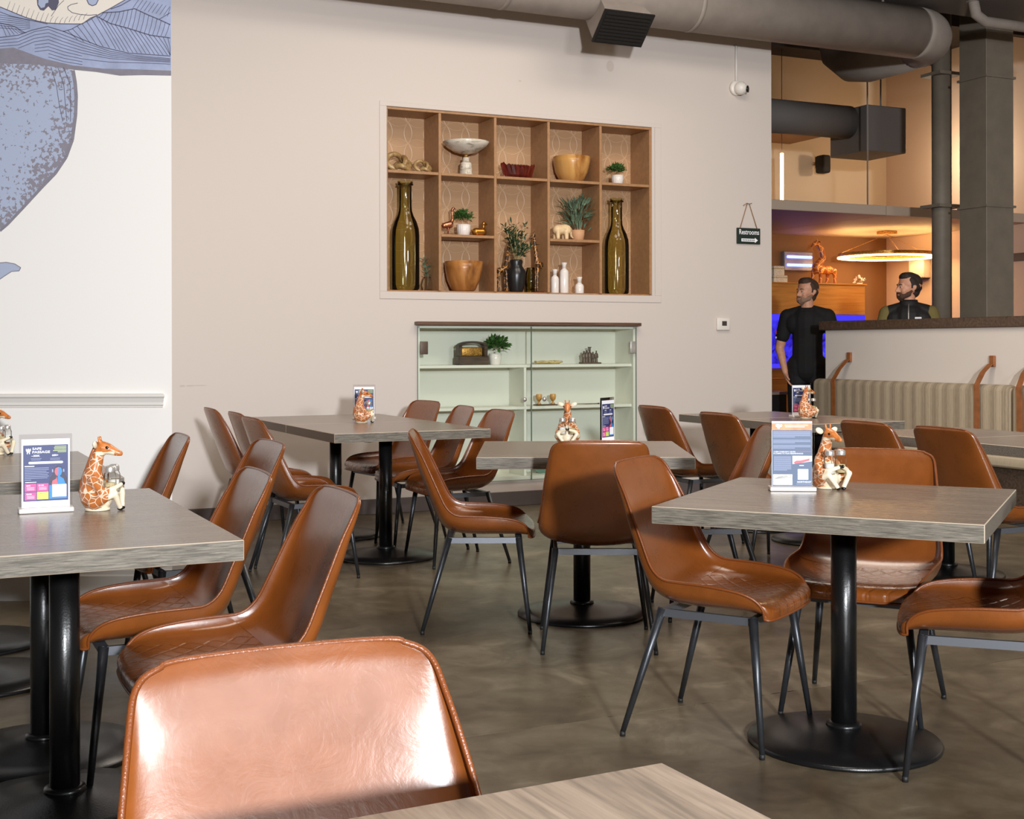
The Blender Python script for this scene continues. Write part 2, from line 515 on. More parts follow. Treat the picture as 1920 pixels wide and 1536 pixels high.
class MB:
    def __init__(self):
        self.v, self.f, self.mi, self.sm = [], [], [], []

    def add(self, vv, ff, m=0, s=False, X=None):
        o = len(self.v)
        self.v += [tuple(X @ Vector(p)) if X is not None else tuple(p) for p in vv]
        self.f += [tuple(i+o for i in q) for q in ff]
        self.mi += [m]*len(ff)
        self.sm += [s]*len(ff)
        return self

    def box(self, c, size, m=0, X=None, bev=0.0, seg=1):
        if bev <= 0:
            h = [x/2 for x in size]
            vv = [(c[0]+sx*h[0], c[1]+sy*h[1], c[2]+sz*h[2]) for sx in (-1, 1) for sy in (-1, 1) for sz in (-1, 1)]
            ff = [(0, 1, 3, 2), (4, 6, 7, 5), (0, 4, 5, 1), (2, 3, 7, 6), (0, 2, 6, 4), (1, 5, 7, 3)]
            return self.add(vv, ff, m, False, X)
        bm = bmesh.new()
        bmesh.ops.create_cube(bm, size=1)
        for v in bm.verts:
            v.co = Vector((v.co.x*size[0], v.co.y*size[1], v.co.z*size[2]))
        bmesh.ops.bevel(bm, geom=list(bm.edges), offset=bev, segments=seg, affect='EDGES', profile=0.5)
        for v in bm.verts:
            v.co += Vector(c)
        return self.bm(bm, m, X, seg > 1)

    def bm(self, bm, m=0, X=None, s=False):
        bm.verts.index_update()
        self.add([v.co.copy() for v in bm.verts], [[v.index for v in f.verts] for f in bm.faces], m, s, X)
        bm.free()
        return self

    def me(self, me, m=0, X=None, s=False):
        return self.add([v.co.copy() for v in me.vertices], [list(p.vertices) for p in me.polygons], m, s, X)

    def tube(self, pts, r, n=10, m=0, closed=False, caps=True, s=True, X=None, flat=1.0):
        pts = [Vector(p) for p in pts]
        rs = r if isinstance(r, (list, tuple)) else [r]*len(pts)
        L = len(pts)
        vv, ff = [], []
        prev = None
        for i, p in enumerate(pts):
            if closed:
                d = pts[(i+1) % L]-pts[i-1]
            else:
                d = pts[min(i+1, L-1)]-pts[max(i-1, 0)]
            d = d.normalized() if d.length > 1e-9 else Vector((0, 0, 1))
            if prev is None:
                x, y, _ = frame_from(d)
            else:
                x = prev-d*prev.dot(d)
                x = x.normalized() if x.length > 1e-6 else frame_from(d)[0]
                y = d.cross(x)
            prev = x
            for j in range(n):
                a = 2*PI*j/n
                vv.append(p+x*(rs[i]*cos(a))+y*(rs[i]*sin(a)*flat))
        for i in range(L if closed else L-1):
            a, b = i*n, ((i+1) % L)*n
            for j in range(n):
                k2 = (j+1) % n
                ff.append((a+j, a+k2, b+k2, b+j))
        self.add(vv, ff, m, s, X)
        if caps and not closed:
            o = len(self.v)-L*n
            self.f += [tuple(o+j for j in reversed(range(n))), tuple(o+(L-1)*n+j for j in range(n))]
            self.mi += [m, m]
            self.sm += [False, False]
        return self

    def lathe(self, prof, n=24, m=0, s=True, X=None, wob=None, caps=True):
        vv, ff = [], []
        for (r, z) in prof:
            for j in range(n):
                a = 2*PI*j/n
                q = r*(wob(a, z) if wob else 1)
                vv.append((q*cos(a), q*sin(a), z))
        for i in range(len(prof)-1):
            for j in range(n):
                k2 = (j+1) % n
                ff.append((i*n+j, i*n+k2, (i+1)*n+k2, (i+1)*n+j))
        if caps and prof[0][0] > 1e-5:
            ff.append(tuple(reversed(range(n))))
        if caps and prof[-1][0] > 1e-5:
            ff.append(tuple((len(prof)-1)*n+j for j in range(n)))
        return self.add(vv, ff, m, s, X)

    def ball(self, c, r, m=0, n=12, X=None):
        r = r if isinstance(r, (tuple, list)) else (r, r, r)
        vv, ff = [], []
        h = n//2
        vv.append((c[0], c[1], c[2]-r[2]))
        for i in range(1, h):
            t = PI*i/h
            for j in range(n):
                a = 2*PI*j/n
                vv.append((c[0]+r[0]*sin(t)*cos(a), c[1]+r[1]*sin(t)*sin(a), c[2]-r[2]*cos(t)))
        vv.append((c[0], c[1], c[2]+r[2]))
        for j in range(n):
            k2 = (j+1) % n
            ff.append((0, 1+k2, 1+j))
            for i in range(h-2):
                ff.append((1+i*n+j, 1+i*n+k2, 1+(i+1)*n+k2, 1+(i+1)*n+j))
            ff.append((1+(h-2)*n+j, 1+(h-2)*n+k2, len(vv)-1))
        return self.add(vv, ff, m, True, X)

    def prism(self, poly, d, m=0, X=None):           # polygon (3-D points) pushed along vector d
        d = Vector(d)
        n = len(poly)
        vv = [Vector(p) for p in poly]+[Vector(p)+d for p in poly]
        ff = [tuple(range(n)), tuple(reversed(range(n, 2*n)))]+[(i, n+i, n+(i+1) % n, (i+1) % n) for i in range(n)]
        return self.add(vv, ff, m, False, X)

    def poly(self, pts, m=0, X=None):
        return self.add(pts, [tuple(range(len(pts)))], m, False, X)

    def build(self, name, mats, parent=None, loc=(0, 0, 0), rz=0.0, kind=None, label=None, cat=None, group=None):
        me = bpy.data.meshes.new(name)
        me.from_pydata([tuple(p) for p in self.v], [], self.f)
        if not isinstance(mats, (list, tuple)):
            mats = [mats]
        for x in mats:
            me.materials.append(x)
        me.polygons.foreach_set('material_index', self.mi)
        me.polygons.foreach_set('use_smooth', self.sm)
        bm = bmesh.new()
        bm.from_mesh(me)
        bmesh.ops.recalc_face_normals(bm, faces=bm.faces)
        bm.to_mesh(me)
        bm.free()
        return link(name, me, parent, loc, rz, kind, label, cat, group)


def link(name, data, parent=None, loc=(0, 0, 0), rz=0.0, kind=None, label=None, cat=None, group=None):
    o = bpy.data.objects.new(name, data)
    COL.objects.link(o)
    o.location = loc
    o.rotation_euler = (0, 0, rz)
    if parent:
        o.parent = parent
    if kind:
        o['kind'] = kind
    if label:
        o['label'] = label
    if cat:
        o['category'] = cat
    if group:
        o['group'] = group
    return o


def thing(name, label, cat, loc=(0, 0, 0), rz=0.0, group=None):
    return link(name, None, None, loc, rz, None, label, cat, group)


def copy_tree(o, label=None, loc=None, rz=None, parent=None):
    c = o.copy()
    COL.objects.link(c)
    c.parent = parent
    if label:
        c['label'] = label
    if loc is not None:
        c.location = loc
    if rz is not None:
        c.rotation_euler = (0, 0, rz)
    for ch in list(o.children):
        copy_tree(ch, parent=c)
    return c


def caps_blob(caps, voxel, smooth=6, fac=0.5):
    """one continuous skin grown round tapered capsules (p, q, rp, rq)"""
    mb = MB()
    for (p, q, r0, r1) in caps:
        p, q = Vector(p), Vector(q)
        L = (q-p).length
        if L < 1e-6:
            mb.ball(p, r0, n=16)
            continue
        x, y, d = frame_from(q-p)
        n, h = 14, 5
        vv, ff = [p-d*r0], []
        rings = [(p, r0, -1+i/h) for i in range(1, h+1)]+[(q, r1, i/h) for i in range(0, h)]
        for (cc, rr, t) in rings:
            a = t*PI/2
            for j in range(n):
                b = 2*PI*j/n
                vv.append(cc+d*(rr*sin(a))+(x*cos(b)+y*sin(b))*(rr*cos(a)))
        vv.append(q+d*r1)
        K = len(rings)
        for j in range(n):
            k2 = (j+1) % n
            ff.append((0, 1+k2, 1+j))
            for i in range(K-1):
                ff.append((1+i*n+j, 1+i*n+k2, 1+(i+1)*n+k2, 1+(i+1)*n+j))
            ff.append((1+(K-1)*n+j, 1+(K-1)*n+k2, len(vv)-1))
        mb.add(vv, ff)
    me = bpy.data.meshes.new('tmp')
    me.from_pydata([tuple(v) for v in mb.v], [], mb.f)
    o = bpy.data.objects.new('tmp', me)
    COL.objects.link(o)
    md = o.modifiers.new('r', 'REMESH')
    md.mode = 'VOXEL'
    md.voxel_size = voxel
    s = o.modifiers.new('s', 'SMOOTH')
    s.iterations = smooth
    s.factor = fac
    dg = bpy.context.evaluated_depsgraph_get()
    out = bpy.data.meshes.new_from_object(o.evaluated_get(dg))
    bpy.data.objects.remove(o)
    out.polygons.foreach_set('use_smooth', [True]*len(out.polygons))
    return out


def blob(name, caps, voxel, mats, parent=None, smooth=6, zone=None, **kw):
    me = caps_blob(caps, voxel, smooth)
    me.name = name
    me.materials.clear()
    for x in (mats if isinstance(mats, (list, tuple)) else [mats]):
        me.materials.append(x)
    if zone:
        me.polygons.foreach_set('material_index', [zone(p.center) for p in me.polygons])
    return link(name, me, parent, **kw)


_txt = {}


def text_mesh(s, size, bold=0.0):
    key = (s, size, bold)
    if key in _txt:
        return _txt[key]
    c = bpy.data.curves.new('t', 'FONT')
    c.body = s
    c.size = size
    c.offset = bold
    c.align_x = 'LEFT'
    c.resolution_u = 3
    o = bpy.data.objects.new('t', c)
    COL.objects.link(o)
    dg = bpy.context.evaluated_depsgraph_get()
    me = bpy.data.meshes.new_from_object(o.evaluated_get(dg))
    bpy.data.objects.remove(o)
    _txt[key] = me
    return me


XZ = Matrix(((1, 0, 0, 0), (0, 0, -1, 0), (0, 1, 0, 0), (0, 0, 0, 1)))   # lays text into the x-z plane, facing -y


def put_text(mb, s, x, z, width, height, m, y=-0.0006, bold=0.0):
    me = text_mesh(s, 1.0, bold)
    xs = [v.co.x for v in me.vertices]
    ys = [v.co.y for v in me.vertices]
    sx = width/(max(xs)-min(xs))
    sy = height/(max(ys)-min(ys))
    T = Matrix.Translation((x, y, z)) @ XZ @ Matrix.Diagonal((sx, sy, 1, 1)) @ Matrix.Translation((-min(xs), -min(ys), 0))
    mb.me(me, m, T)


# ------------------------------------------------------------------ the room
MUR = (-1.63, 6.2)                         # end of the mural wall
fl = MB().box((2.5, 7.5, -0.1), (30, 30, 0.16), 0)
floor = fl.build('floor', M['joint'], kind='structure')
for v0, v1 in ((-16, -5.19), (-5.185, 2.2), (2.205, 14)):
    mb = MB()
    c = (v0+v1)/2
    mb.box((0, 0, -0.0095), (30, v1-v0, 0.019), 0)
    mb.build('floor_slab', M['floor'], floor, R(3, c), A)
MB().box((0, 0, 0.1), (30, 30, 0.2)).build('ceiling', M['ceiling'], loc=(2.5, 7.5, 4.75), kind='structure')
cb = bpy.data.objects['ceiling']
for i in range(9):
    MB().box((0, 0, -0.09), (14, 0.09, 0.18)).build('ceiling_joist', M['ceiling'], cb, R(2.5, -3+i*1.5)-cb.location+Vector((0, 0, 4.75)), A)

# back wall with its two openings
nTL, nTR = on_wall(725, 200), on_wall(1222, 238)
nBL, nBR = on_wall(725, 547), on_wall(1222, 554)
NU0, NU1 = (nTL[0]+nBL[0])/2, (nTR[0]+nBR[0])/2
NZ0, NZ1 = (nBL[1]+nBR[1])/2, (nTL[1]+nTR[1])/2
cTL, cBR = on_wall(783, 611), on_wall(1191, 888)
CU0, CU1, CZ0, CZ1 = cTL[0], cBR[0], cBR[1], cTL[1]
UEND = on_wall(1447, 600)[0]
ND = 0.30
TH = 0.34
wb = MB()
us = [-1.9, min(NU0, CU0), max(NU0, CU0), min(NU1, CU1), max(NU1, CU1), UEND]


def wpiece(u0, u1, z0, z1):
    wb.box(((u0+u1)/2, TH/2, (z0+z1)/2), (u1-u0, TH, z1-z0))


wpiece(-1.9, UEND, NZ1, 4.75)
wpiece(-1.9, NU0, NZ0, NZ1)
wpiece(NU1, UEND, NZ0, NZ1)
wpiece(-1.9, UEND, CZ1, NZ0)
wpiece(-1.9, CU0, CZ0, CZ1)
wpiece(CU1, UEND, CZ0, CZ1)
wpiece(-1.9, UEND, 0, CZ0)
wall_back = wb.build('wall_back', M['wall'], loc=R(0, 0), rz=A, kind='structure')
sm = MB()                                   # scuffs and a smudge on the paint
for (px, py, w, h) in ((1144, 124, 0.035, 0.045), (342, 724, 0.02, 0.006), (357, 723.5, 0.03, 0.005), (375, 723, 0.05, 0.003), (975, 152, 0.012, 0.006)):
    u, z = on_wall(px, py)
    sm.lathe([(0.0, 0), (1.0, 0.0006)], 14, 0, False, Matrix.Translation((u, 0, z)) @ Matrix.Rotation(PI/2, 4, 'X') @ Matrix.Diagonal((w, h, 1, 1)), caps=False)
sm.build('scuff_marks', M['smudge'], wall_back)
mb = MB()                                   # flat casing round the niche, barely proud of the wall
t, w = 0.006, 0.055
for (a, b, c, d) in ((NU0-w, NU1+w+0.03, NZ1, NZ1+0.035), (NU0-w, NU1+w+0.03, NZ0-w, NZ0), (NU0-w, NU0, NZ0, NZ1), (NU1+0.028, NU1+w+0.03, NZ0, NZ1)):
    mb.box(((a+b)/2, -t/2, (c+d)/2), (b-a, t, d-c), bev=0.002)
mb.box((NU1+0.012, 0.04, (NZ0+NZ1)/2), (0.026, 0.09, NZ1-NZ0))
mb.build('trim_1', M['wall'], loc=R(0, 0), rz=A, kind='structure')
MB().box(((UEND-1.9)/2, -0.006, 0.055), (UEND+1.9, 0.012, 0.11), bev=0.003).build('baseboard_back', M['base'], loc=R(0, 0), rz=A, kind='structure')

# mural wall
b2 = (MUR[0]-UY*2.55, MUR[1]+UX*2.55)
mw = MB().prism([(MUR[0], MUR[1], 0), (b2[0], b2[1], 0), (-6.5, b2[1], 0), (-6.5, MUR[1], 0)], (0, 0, 4.75))
wall_left = mw.build('wall_left', M['muralwall'], kind='structure')
cr = MB()
zc = HCAM-(750-CY)*6.2/FPX


def run(prof, x0, x1, y):                    # moulding: (out, z) profile swept along x
    vv = [(x0, y-o, z) for o, z in prof]+[(x1+o*0.6, y-o, z) for o, z in prof]
    n = len(prof)
    ff = [(i, i+1, n+i+1, n+i) for i in range(n-1)]+[tuple(range(n)), tuple(reversed(range(n, 2*n)))]
    return vv, ff


cr.add(*run([(0, zc+0.034), (0.026, zc+0.03), (0.03, zc+0.02), (0.02, zc+0.012), (0.012, zc-0.008), (0.014, zc-0.02), (0.006, zc-0.026), (0.008, zc-0.031), (0, zc-0.034)], -6.4, MUR[0]-0.045, MUR[1]))
cr.build('trim_2', M['trim'], kind='structure')
bb = MB().add(*run([(0, 0.15), (0.008, 0.145), (0.01, 0.125), (0.016, 0.118), (0.016, 0.0), (0, 0)], -6.4, MUR[0]-0.01, MUR[1]))
bb.build('baseboard_left', M['trim'], kind='structure')


# the printed mural: flat shapes on the wall, laid out in wall coordinates
def mp(px, py, lay):
    p = at_y(px, py, MUR[1])
    return (p.x, MUR[1]-0.0006-lay*0.0005, p.z)


mural = MB()
EDGE = 321


def mpoly(pts, m, lay):
    mural.poly([mp(x, y, lay) for x, y in pts], m)


def mline(pts, w, lay, m=2, w2=None):
    pts = [(min(x, 319.5), y) for x, y in pts]
    n = len(pts)
    for i in range(n-1):
        (x0, y0), (x1, y1) = pts[i], pts[i+1]
        d = math.hypot(x1-x0, y1-y0) or 1
        nx, ny = -(y1-y0)/d, (x1-x0)/d
        a = (w+(w2-w)*i/(n-1) if w2 is not None else w)/2
        b = (w+(w2-w)*(i+1)/(n-1) if w2 is not None else w)/2
        mural.poly([mp(x0+nx*a, y0+ny*a, lay), mp(x0-nx*a, y0-ny*a, lay), mp(x1-nx*b, y1-ny*b, lay), mp(x1+nx*b, y1+ny*b, lay)], m)


def interp(pts, x):
    for (x0, y0), (x1, y1) in zip(pts, pts[1:]):
        if x0 <= x <= x1:
            return y0+(y1-y0)*(x-x0)/(x1-x0)
    return pts[-1][1]


K = 1920/330/1.0
c_ = lambda L: [(x/5.818, y/5.818) for x, y in L]
under = c_([(-400, 520), (0, 530), (150, 520), (480, 640), (800, 715), (1130, 750), (1400, 755), (1868, 770)])
lower = [(-60, 118), (0, 119), (70, 121), (138, 131), (180, 135), (225, 142), (270, 141), (EDGE, 142)]
mpoly([(-60, -200), (EDGE, -200), (EDGE, 132)]+list(reversed(under))[1:]+[(-60, 90)], 0, 0)         # blue body
mpoly(under+list(reversed(lower)), 3, 1)                                                        # grey band
trunk = [(-60, 112), (0, 108), (50, 112), (100, 122), (137, 132), (141, 155), (143, 180), (142, 215), (136, 262), (124, 295), (104, 325), (78, 352), (45, 388), (15, 420), (0, 433), (-60, 480)]
mpoly(trunk, 5, 0.5)
mline(trunk[4:-1], 7, 2, 3, 5)
for dx in (0, 14, 26):
    mline([(96+dx*0.9, 126), (106+dx, 160), (112+dx*0.8, 200), (118+dx*0.55, 228)], 1.1, 3, 2)
# stray tail on the lower left
mpoly([(-30, 492), (0, 493), (12, 492), (28, 495), (39, 502), (36, 508), (22, 509), (8, 518), (-6, 528), (-30, 545)], 1, 0)
mline([(-30, 492), (0, 493), (12, 492), (28, 495), (39, 502), (36, 508), (22, 509), (8, 518), (-6, 528)], 1.6, 1, 3)
# the pale eye shape at the top
eye = c_([(-300, -30), (0, 75), (180, 150), (280, 190), (400, 228), (520, 252), (660, 260), (800, 262), (900, 262), (985, 200), (1070, 165), (1210, 90), (1400, -20), (1500, -120), (-300, -120)])
mpoly(eye, 4, 2)
mline(eye[1:13], 1.5, 4, 2)
lid = c_([(850, 35), (780, 50), (740, 75), (745, 105), (790, 140), (880, 160), (980, 168), (1060, 160)])
mline(lid, 1.2, 4, 2)
mline(c_([(700, 5), (640, 60), (560, 180)]), 1.0, 4, 2)
mpoly(c_([(955, -60), (950, 0), (970, 45), (1010, 65), (1050, 50), (1075, 0), (1080, -60)]), 1, 4)
mline(c_([(955, -60), (950, 0), (970, 45), (1010, 65), (1050, 50), (1075, 0), (1080, -60)]), 1.6, 5, 2)
mpoly(c_([(400, -40), (410, 60), (440, 110), (480, 118), (530, 70), (570, 115), (610, 110), (645, 30), (640, -40)]), 2, 4)
mpoly(c_([(425, -40), (420, 50), (450, 90), (490, 80), (500, 40), (530, 30), (530, -40)]), 1, 5)
for i in range(17):                        # lashes across the lower lid
    x = 80+i*52
    yb = interp([(0, 75), (180, 150), (400, 228), (660, 260), (985, 200)], x)
    mline(c_([(x, yb), (x+14, yb-40), (x+34+i*0.5, yb-95 if i < 9 else yb-70)]), 0.9, 4, 2, 0.5)
# feathered folds of the blue
for (ln, w) in (
        ([(0, 410), (200, 385), (350, 330), (520, 290), (700, 345), (900, 430), (1100, 510), (1400, 580), (1870, 612)], 1.5),
        ([(-200, 390), (0, 250), (160, 290), (270, 355)], 1.3),
        ([(0, 130), (120, 175), (300, 215), (520, 262)], 1.2),
        ([(1060, 180), (1200, 255), (1400, 310), (1640, 385), (1865, 415)], 1.8),
        ([(690, 345), (780, 320), (870, 270), (960, 230), (1050, 175)], 1.4),
        ([(1110, 140), (1300, 130), (1470, 95), (1620, 165), (1740, 215), (1865, 270)], 1.8),
        ([(1210, 100), (1320, 60), (1460, -20)], 1.6),
        ([(1740, 210), (1865, 140)], 1.3)):
    mline(c_(ln), w, 3, 2)
for i in range(9):                          # nested chevrons under the crease
    o = 36*i
    L = [(-40, 445+o*0.9), (200, 420+o), (380, 345+o*1.02), (530, 320+o*1.05), (700, 385+o), (900, 460+o*0.85), (1200, 560+o*0.55), (1500, 610+o*0.35), (1868, 640+o*0.28)]
    lim = [(x, y) for x, y in c_(L) if y < interp(under, x)-1]
    if i in (5, 7, 8):
        lim = [q_ for q_ in lim if q_[0] < 160]
    if len(lim) > 1:
        mline(lim, 1.0, 3, 2)
for i in range(22):                         # slanted hatching of the long fold
    x0 = 740+i*52
    y0 = interp([(690, 345), (780, 320), (870, 270), (960, 230), (1050, 175), (1200, 255), (1400, 310), (1640, 385), (1865, 415)], min(x0, 1860))
    y1 = interp([(700, 345), (900, 430), (1100, 510), (1400, 580), (1870, 612)], min(x0+190, 1868))
    x1 = min(x0+60+(y1-y0)*0.42, 1866)
    if x0 < 1860:
        mline(c_([(x0, y0), ((x0+x1)/2+6, (y0+y1)/2), (x1, y1-8)]), 1.0, 3, 2)
for i in range(17):
    x0 = 1130+i*45
    y0 = interp([(1110, 140), (1300, 130), (1470, 95), (1620, 165), (1740, 215), (1865, 270)], x0)
    y1 = interp([(1060, 180), (1200, 255), (1400, 310), (1640, 385), (1865, 415)], x0-40)
    mline(c_([(x0, y0), (x0-20, (y0+y1)/2), (x0-48, y1-6)]), 1.0, 3, 2)
for i in range(10):
    x0 = 1450+i*42
    mline(c_([(x0+70, -10+i*10), (x0, 90+i*10)]), 0.9, 3, 2)
for i in range(7):
    mline(c_([(-20, 160+i*24), (160+i*16, 190+i*22), (330, 225+i*14)]), 0.9, 3, 2)
for i in range(6):
    mline(c_([(10+i*38, 265+i*12), (45+i*42, 330+i*6), (70+i*44, 395-i*8)]), 0.9, 3, 2)
mural.build('mural_print', [M['muralblue'], M['muralpale'], M['muralink'], M['muralgrey'], M['muralcream'], M['muralstip']], wall_left)

# ------------------------------------------------------------------ niche shelving (one thing, its boards are parts)
shelf_unit = thing('niche_shelf_unit', 'brown built-in shelving of ten open bays in the back wall', 'shelving', R(0, 0), A)
BT = 0.022
pc = MB().box(((NU0+NU1)/2, ND+0.01, (NZ0+NZ1)/2), (NU1-NU0, 0.02, NZ1-NZ0))
pc.build('back_panel', M['paper'], shelf_unit)


def board(name, u0, u1, z0, z1, v0=0.004, v1=ND, mat=None):
    return MB().box(((u0+u1)/2, (v0+v1)/2, (z0+z1)/2), (u1-u0-0.001, v1-v0, z1-z0-0.001), bev=0.0015).build(name, mat or M['shelf'], shelf_unit)


DV = [on_wall(px, 400)[0] for px in (825.5, 929.5, 1029.5, 1127)]
Z1 = sum(on_wall(px, py)[1] for px, py in ((725, 318), (1218, 346), (928, 329)))/3
Z2L = sum(on_wall(px, py)[1] for px, py in ((831, 438.5), (926, 442)))/2
Z2R = sum(on_wall(px, py)[1] for px, py in ((1033, 447), (1124, 450.5)))/2
board('top_board', NU0, NU1, NZ1-0.02, NZ1)
board('bottom_board', NU0, NU1, NZ0-0.0, NZ0+0.012, v0=0.02)
board('side_board', NU0, NU0+0.012, NZ0+0.012, NZ1-0.02)
board('side_board', NU1-0.02, NU1, NZ0+0.012, NZ1-0.02)
EDG = [NU0+0.012]+DV+[NU1-0.02]
for d in DV:
    board('divider', d-BT/2, d+BT/2, NZ0+0.012, NZ1-0.02)
for i in range(5):
    board('shelf', EDG[i]+(BT/2 if i else 0), EDG[i+1]-(BT/2 if i < 4 else 0), Z1-BT, Z1)
board('shelf', DV[0]+BT/2, DV[1]-BT/2, Z2L-BT, Z2L)
board('shelf', DV[2]+BT/2, DV[3]-BT/2, Z2R-BT, Z2R)
NF = NZ0+0.0125


def nu(px, v):
    return on_wall(px, 400, v)[0]


def spot(px, v, z):                          # world point in the niche seen at column px, v deep
    return R(nu(px, v), v, z+0.0006)


SCALE = {}


def mpp(v=0.15):
    return 0.00414


# tall bottles
def bottle(label, px, h, wmul=1.0):
    t = thing('glass_bottle', label, 'bottle', spot(px, 0.14, NF), A, 'tall olive bottles in the niche')
    s = h/0.80
    o = [(0.09, 0), (0.102, 0.012), (0.104, 0.05), (0.104, 0.40), (0.1, 0.45), (0.085, 0.5), (0.062, 0.545), (0.05, 0.58), (0.047, 0.62), (0.047, 0.765), (0.05, 0.775), (0.058, 0.785), (0.058, 0.8)]
    o = [(r*wmul, z*s) for r, z in o]
    inn = [(r-0.008, z+0.002) for r, z in reversed(o[2:-1])]+[(0.0, 0.03)]
    MB().lathe(o, 40, 0, caps=False).build('bottle_body', M['olive'], t)
    MB().tube([(0.055*wmul*cos(a), 0.055*wmul*sin(a), 0.772*s) for a in [i*2*PI/20 for i in range(20)]], 0.006, 6, 0, True).build('bottle_lip', M['olive'], t)
    return t


bottle('tall olive glass bottle in the leftmost bay of the niche', 760, 0.815, 1.0)
bottle('tall olive glass bottle in the rightmost bay of the niche', 1156, 0.77, 0.95)


def leaf_mesh(mb, p, d, L, w, m=0):
    x, y, d = frame_from(d)
    p = Vector(p)
    up = Vector((0, 0, 1))
    side = d.cross(up)
    side = side.normalized() if side.length > 0.05 else x
    tw = Matrix.Rotation(random.uniform(-0.9, 0.9), 3, d)
    side = tw @ side
    nrm = side.cross(d)
    a = p
    mid = p+d*L*0.5+nrm*L*0.08
    tip = p+d*L-nrm*L*0.05
    q1 = p+d*L*0.22
    q2 = p+d*L*0.72
    mb.add([a, q1+side*w*0.35, mid+side*w*0.5, q2+side*w*0.35, tip, q2-side*w*0.35, mid-side*w*0.5, q1-side*w*0.35], [(0, 1, 2, 6, 7), (2, 3, 5, 6), (3, 4, 5)], m, True)


def bush(parent, n, c, rad, L, w, mat, stems=True, name='foliage', zmin=-0.3, up=0.4):
    mb = MB()
    for i in range(n):
        d = Vector((random.gauss(0, 1), random.gauss(0, 1), random.gauss(0, 1)+up))
        d.normalize()
        if d.z < zmin:
            d.z = abs(d.z)*0.3
        r = random.uniform(0.25, 1.0)
        p = Vector(c)+Vector((d.x*rad[0], d.y*rad[1], d.z*rad[2]))*r
        leaf_mesh(mb, p, d+Vector((random.uniform(-.5, .5), random.uniform(-.5, .5), random.uniform(-.2, .6))), L*random.uniform(0.6, 1.1), w*random.uniform(0.7, 1.1))
    return mb.build(name, mat, parent, kind='stuff')


def pot(parent, r0, r1, h, mat, name='pot', flute=0.0):
    wob = (lambda a, z: 1+flute*cos(a*16)) if flute else None
    MB().lathe([(r0*0.9, 0), (r0, 0.004), ((r0+r1)/2*1.06, h*0.5), (r1, h), (r1*0.88, h), (r1*0.8, h*0.7), (0.0, h*0.7)], 48 if flute else 24, 0, wob=wob).build(name, mat, parent)


# bay 1 top: two carved links, plus red book edge
def links(label, px, size, v):
    t = thing('carved_wood_knot', label, 'ornament', spot(px, v, Z1), A+0.2, 'carved wooden chain links')
    for k, (rx, rz_, off, tl) in enumerate(((0.5, 0.3, -0.35, 0.35), (0.5, 0.28, 0.35, -0.5), (0.42, 0.3, 0.0, 1.35))):
        pts = []
        for i in range(28):
            a = 2*PI*i/28
            p = Vector((rx*cos(a), 0.12*sin(2*a), rz_*sin(a)))
            p = Matrix.Rotation(tl, 3, 'Y') @ Matrix.Rotation(0.9*k, 3, 'Z') @ p
            pts.append(p*size+Vector((off*size*0.6, 0, size*0.52)))
        zmin = min(q.z for q in pts)
        pts = [q+Vector((0, 0, 0.2*size*0.5+0.0-zmin+0.002)) for q in pts]
        MB().tube(pts, size*0.115, 8, 0, True).build('wooden_link', M['knot'], t)


links('larger pale carved wooden knot on the upper left niche shelf', 752, 0.17, 0.15)
links('smaller pale carved wooden knot beside the divider on the upper left niche shelf', 796, 0.115, 0.12)

# marble pedestal bowl
t = thing('pedestal_bowl', 'veined marble bowl on a stepped pedestal on the upper niche shelf', 'bowl', spot(874, 0.14, Z1), A)
MB().lathe([(0.052, 0), (0.054, 0.01), (0.048, 0.022), (0.046, 0.06), (0.042, 0.1), (0.032, 0.108), (0.026, 0.114), (0.026, 0.14), (0.018, 0.146)], 28).build('pedestal', M['marble'], t)
MB().ball((0, 0, 0.157), (0.016, 0.016, 0.014)).build('brass_bead', M['brass'], t)
MB().lathe([(0.02, 0.168), (0.09, 0.185), (0.15, 0.222), (0.178, 0.258), (0.174, 0.262), (0.14, 0.235), (0.08, 0.2), (0, 0.19)], 40).build('bowl', M['marble'], t)
# red boat
t = thing('carved_wood_boat', 'dark red carved wooden boat bowl on the upper middle niche shelf', 'ornament', spot(971, 0.14, Z1), A)
mb = MB()
n = 18
vv, ff = [], []
for i in range(n+1):
    s = -1+2*i/n
    wd = 0.075*(1-abs(s)**2.2)+0.004
    zt = 0.075+0.04*abs(s)**1.5+0.018*(i % 2)
    for (q, z) in ((-1, zt), (-0.75, 0.03), (-0.35, 0.0), (0.35, 0.0), (0.75, 0.03), (1, zt), (0.8, zt-0.01), (0.3, 0.02), (-0.3, 0.02), (-0.8, zt-0.01)):
        vv.append((s*0.145*(1.0 if z > 0.05 else 0.82), q*wd, z))
for i in range(n):
    for j in range(10):
        ff.append((i*10+j, i*10+(j+1) % 10, (i+1)*10+(j+1) % 10, (i+1)*10+j))
ff += [tuple(range(10)), tuple(n*10+j for j in range(10))]
mb.add(vv, ff)
mb.build('hull', M['redwood'], t)
mb = MB()
for i in range(7):
    mb.tube([(-0.08+i*0.026, -0.05, 0.09), (-0.07+i*0.024, 0, 0.108), (-0.08+i*0.026, 0.05, 0.09)], 0.011, 6)
mb.build('carved_ribs', M['redwood'], t)
# wooden bowls


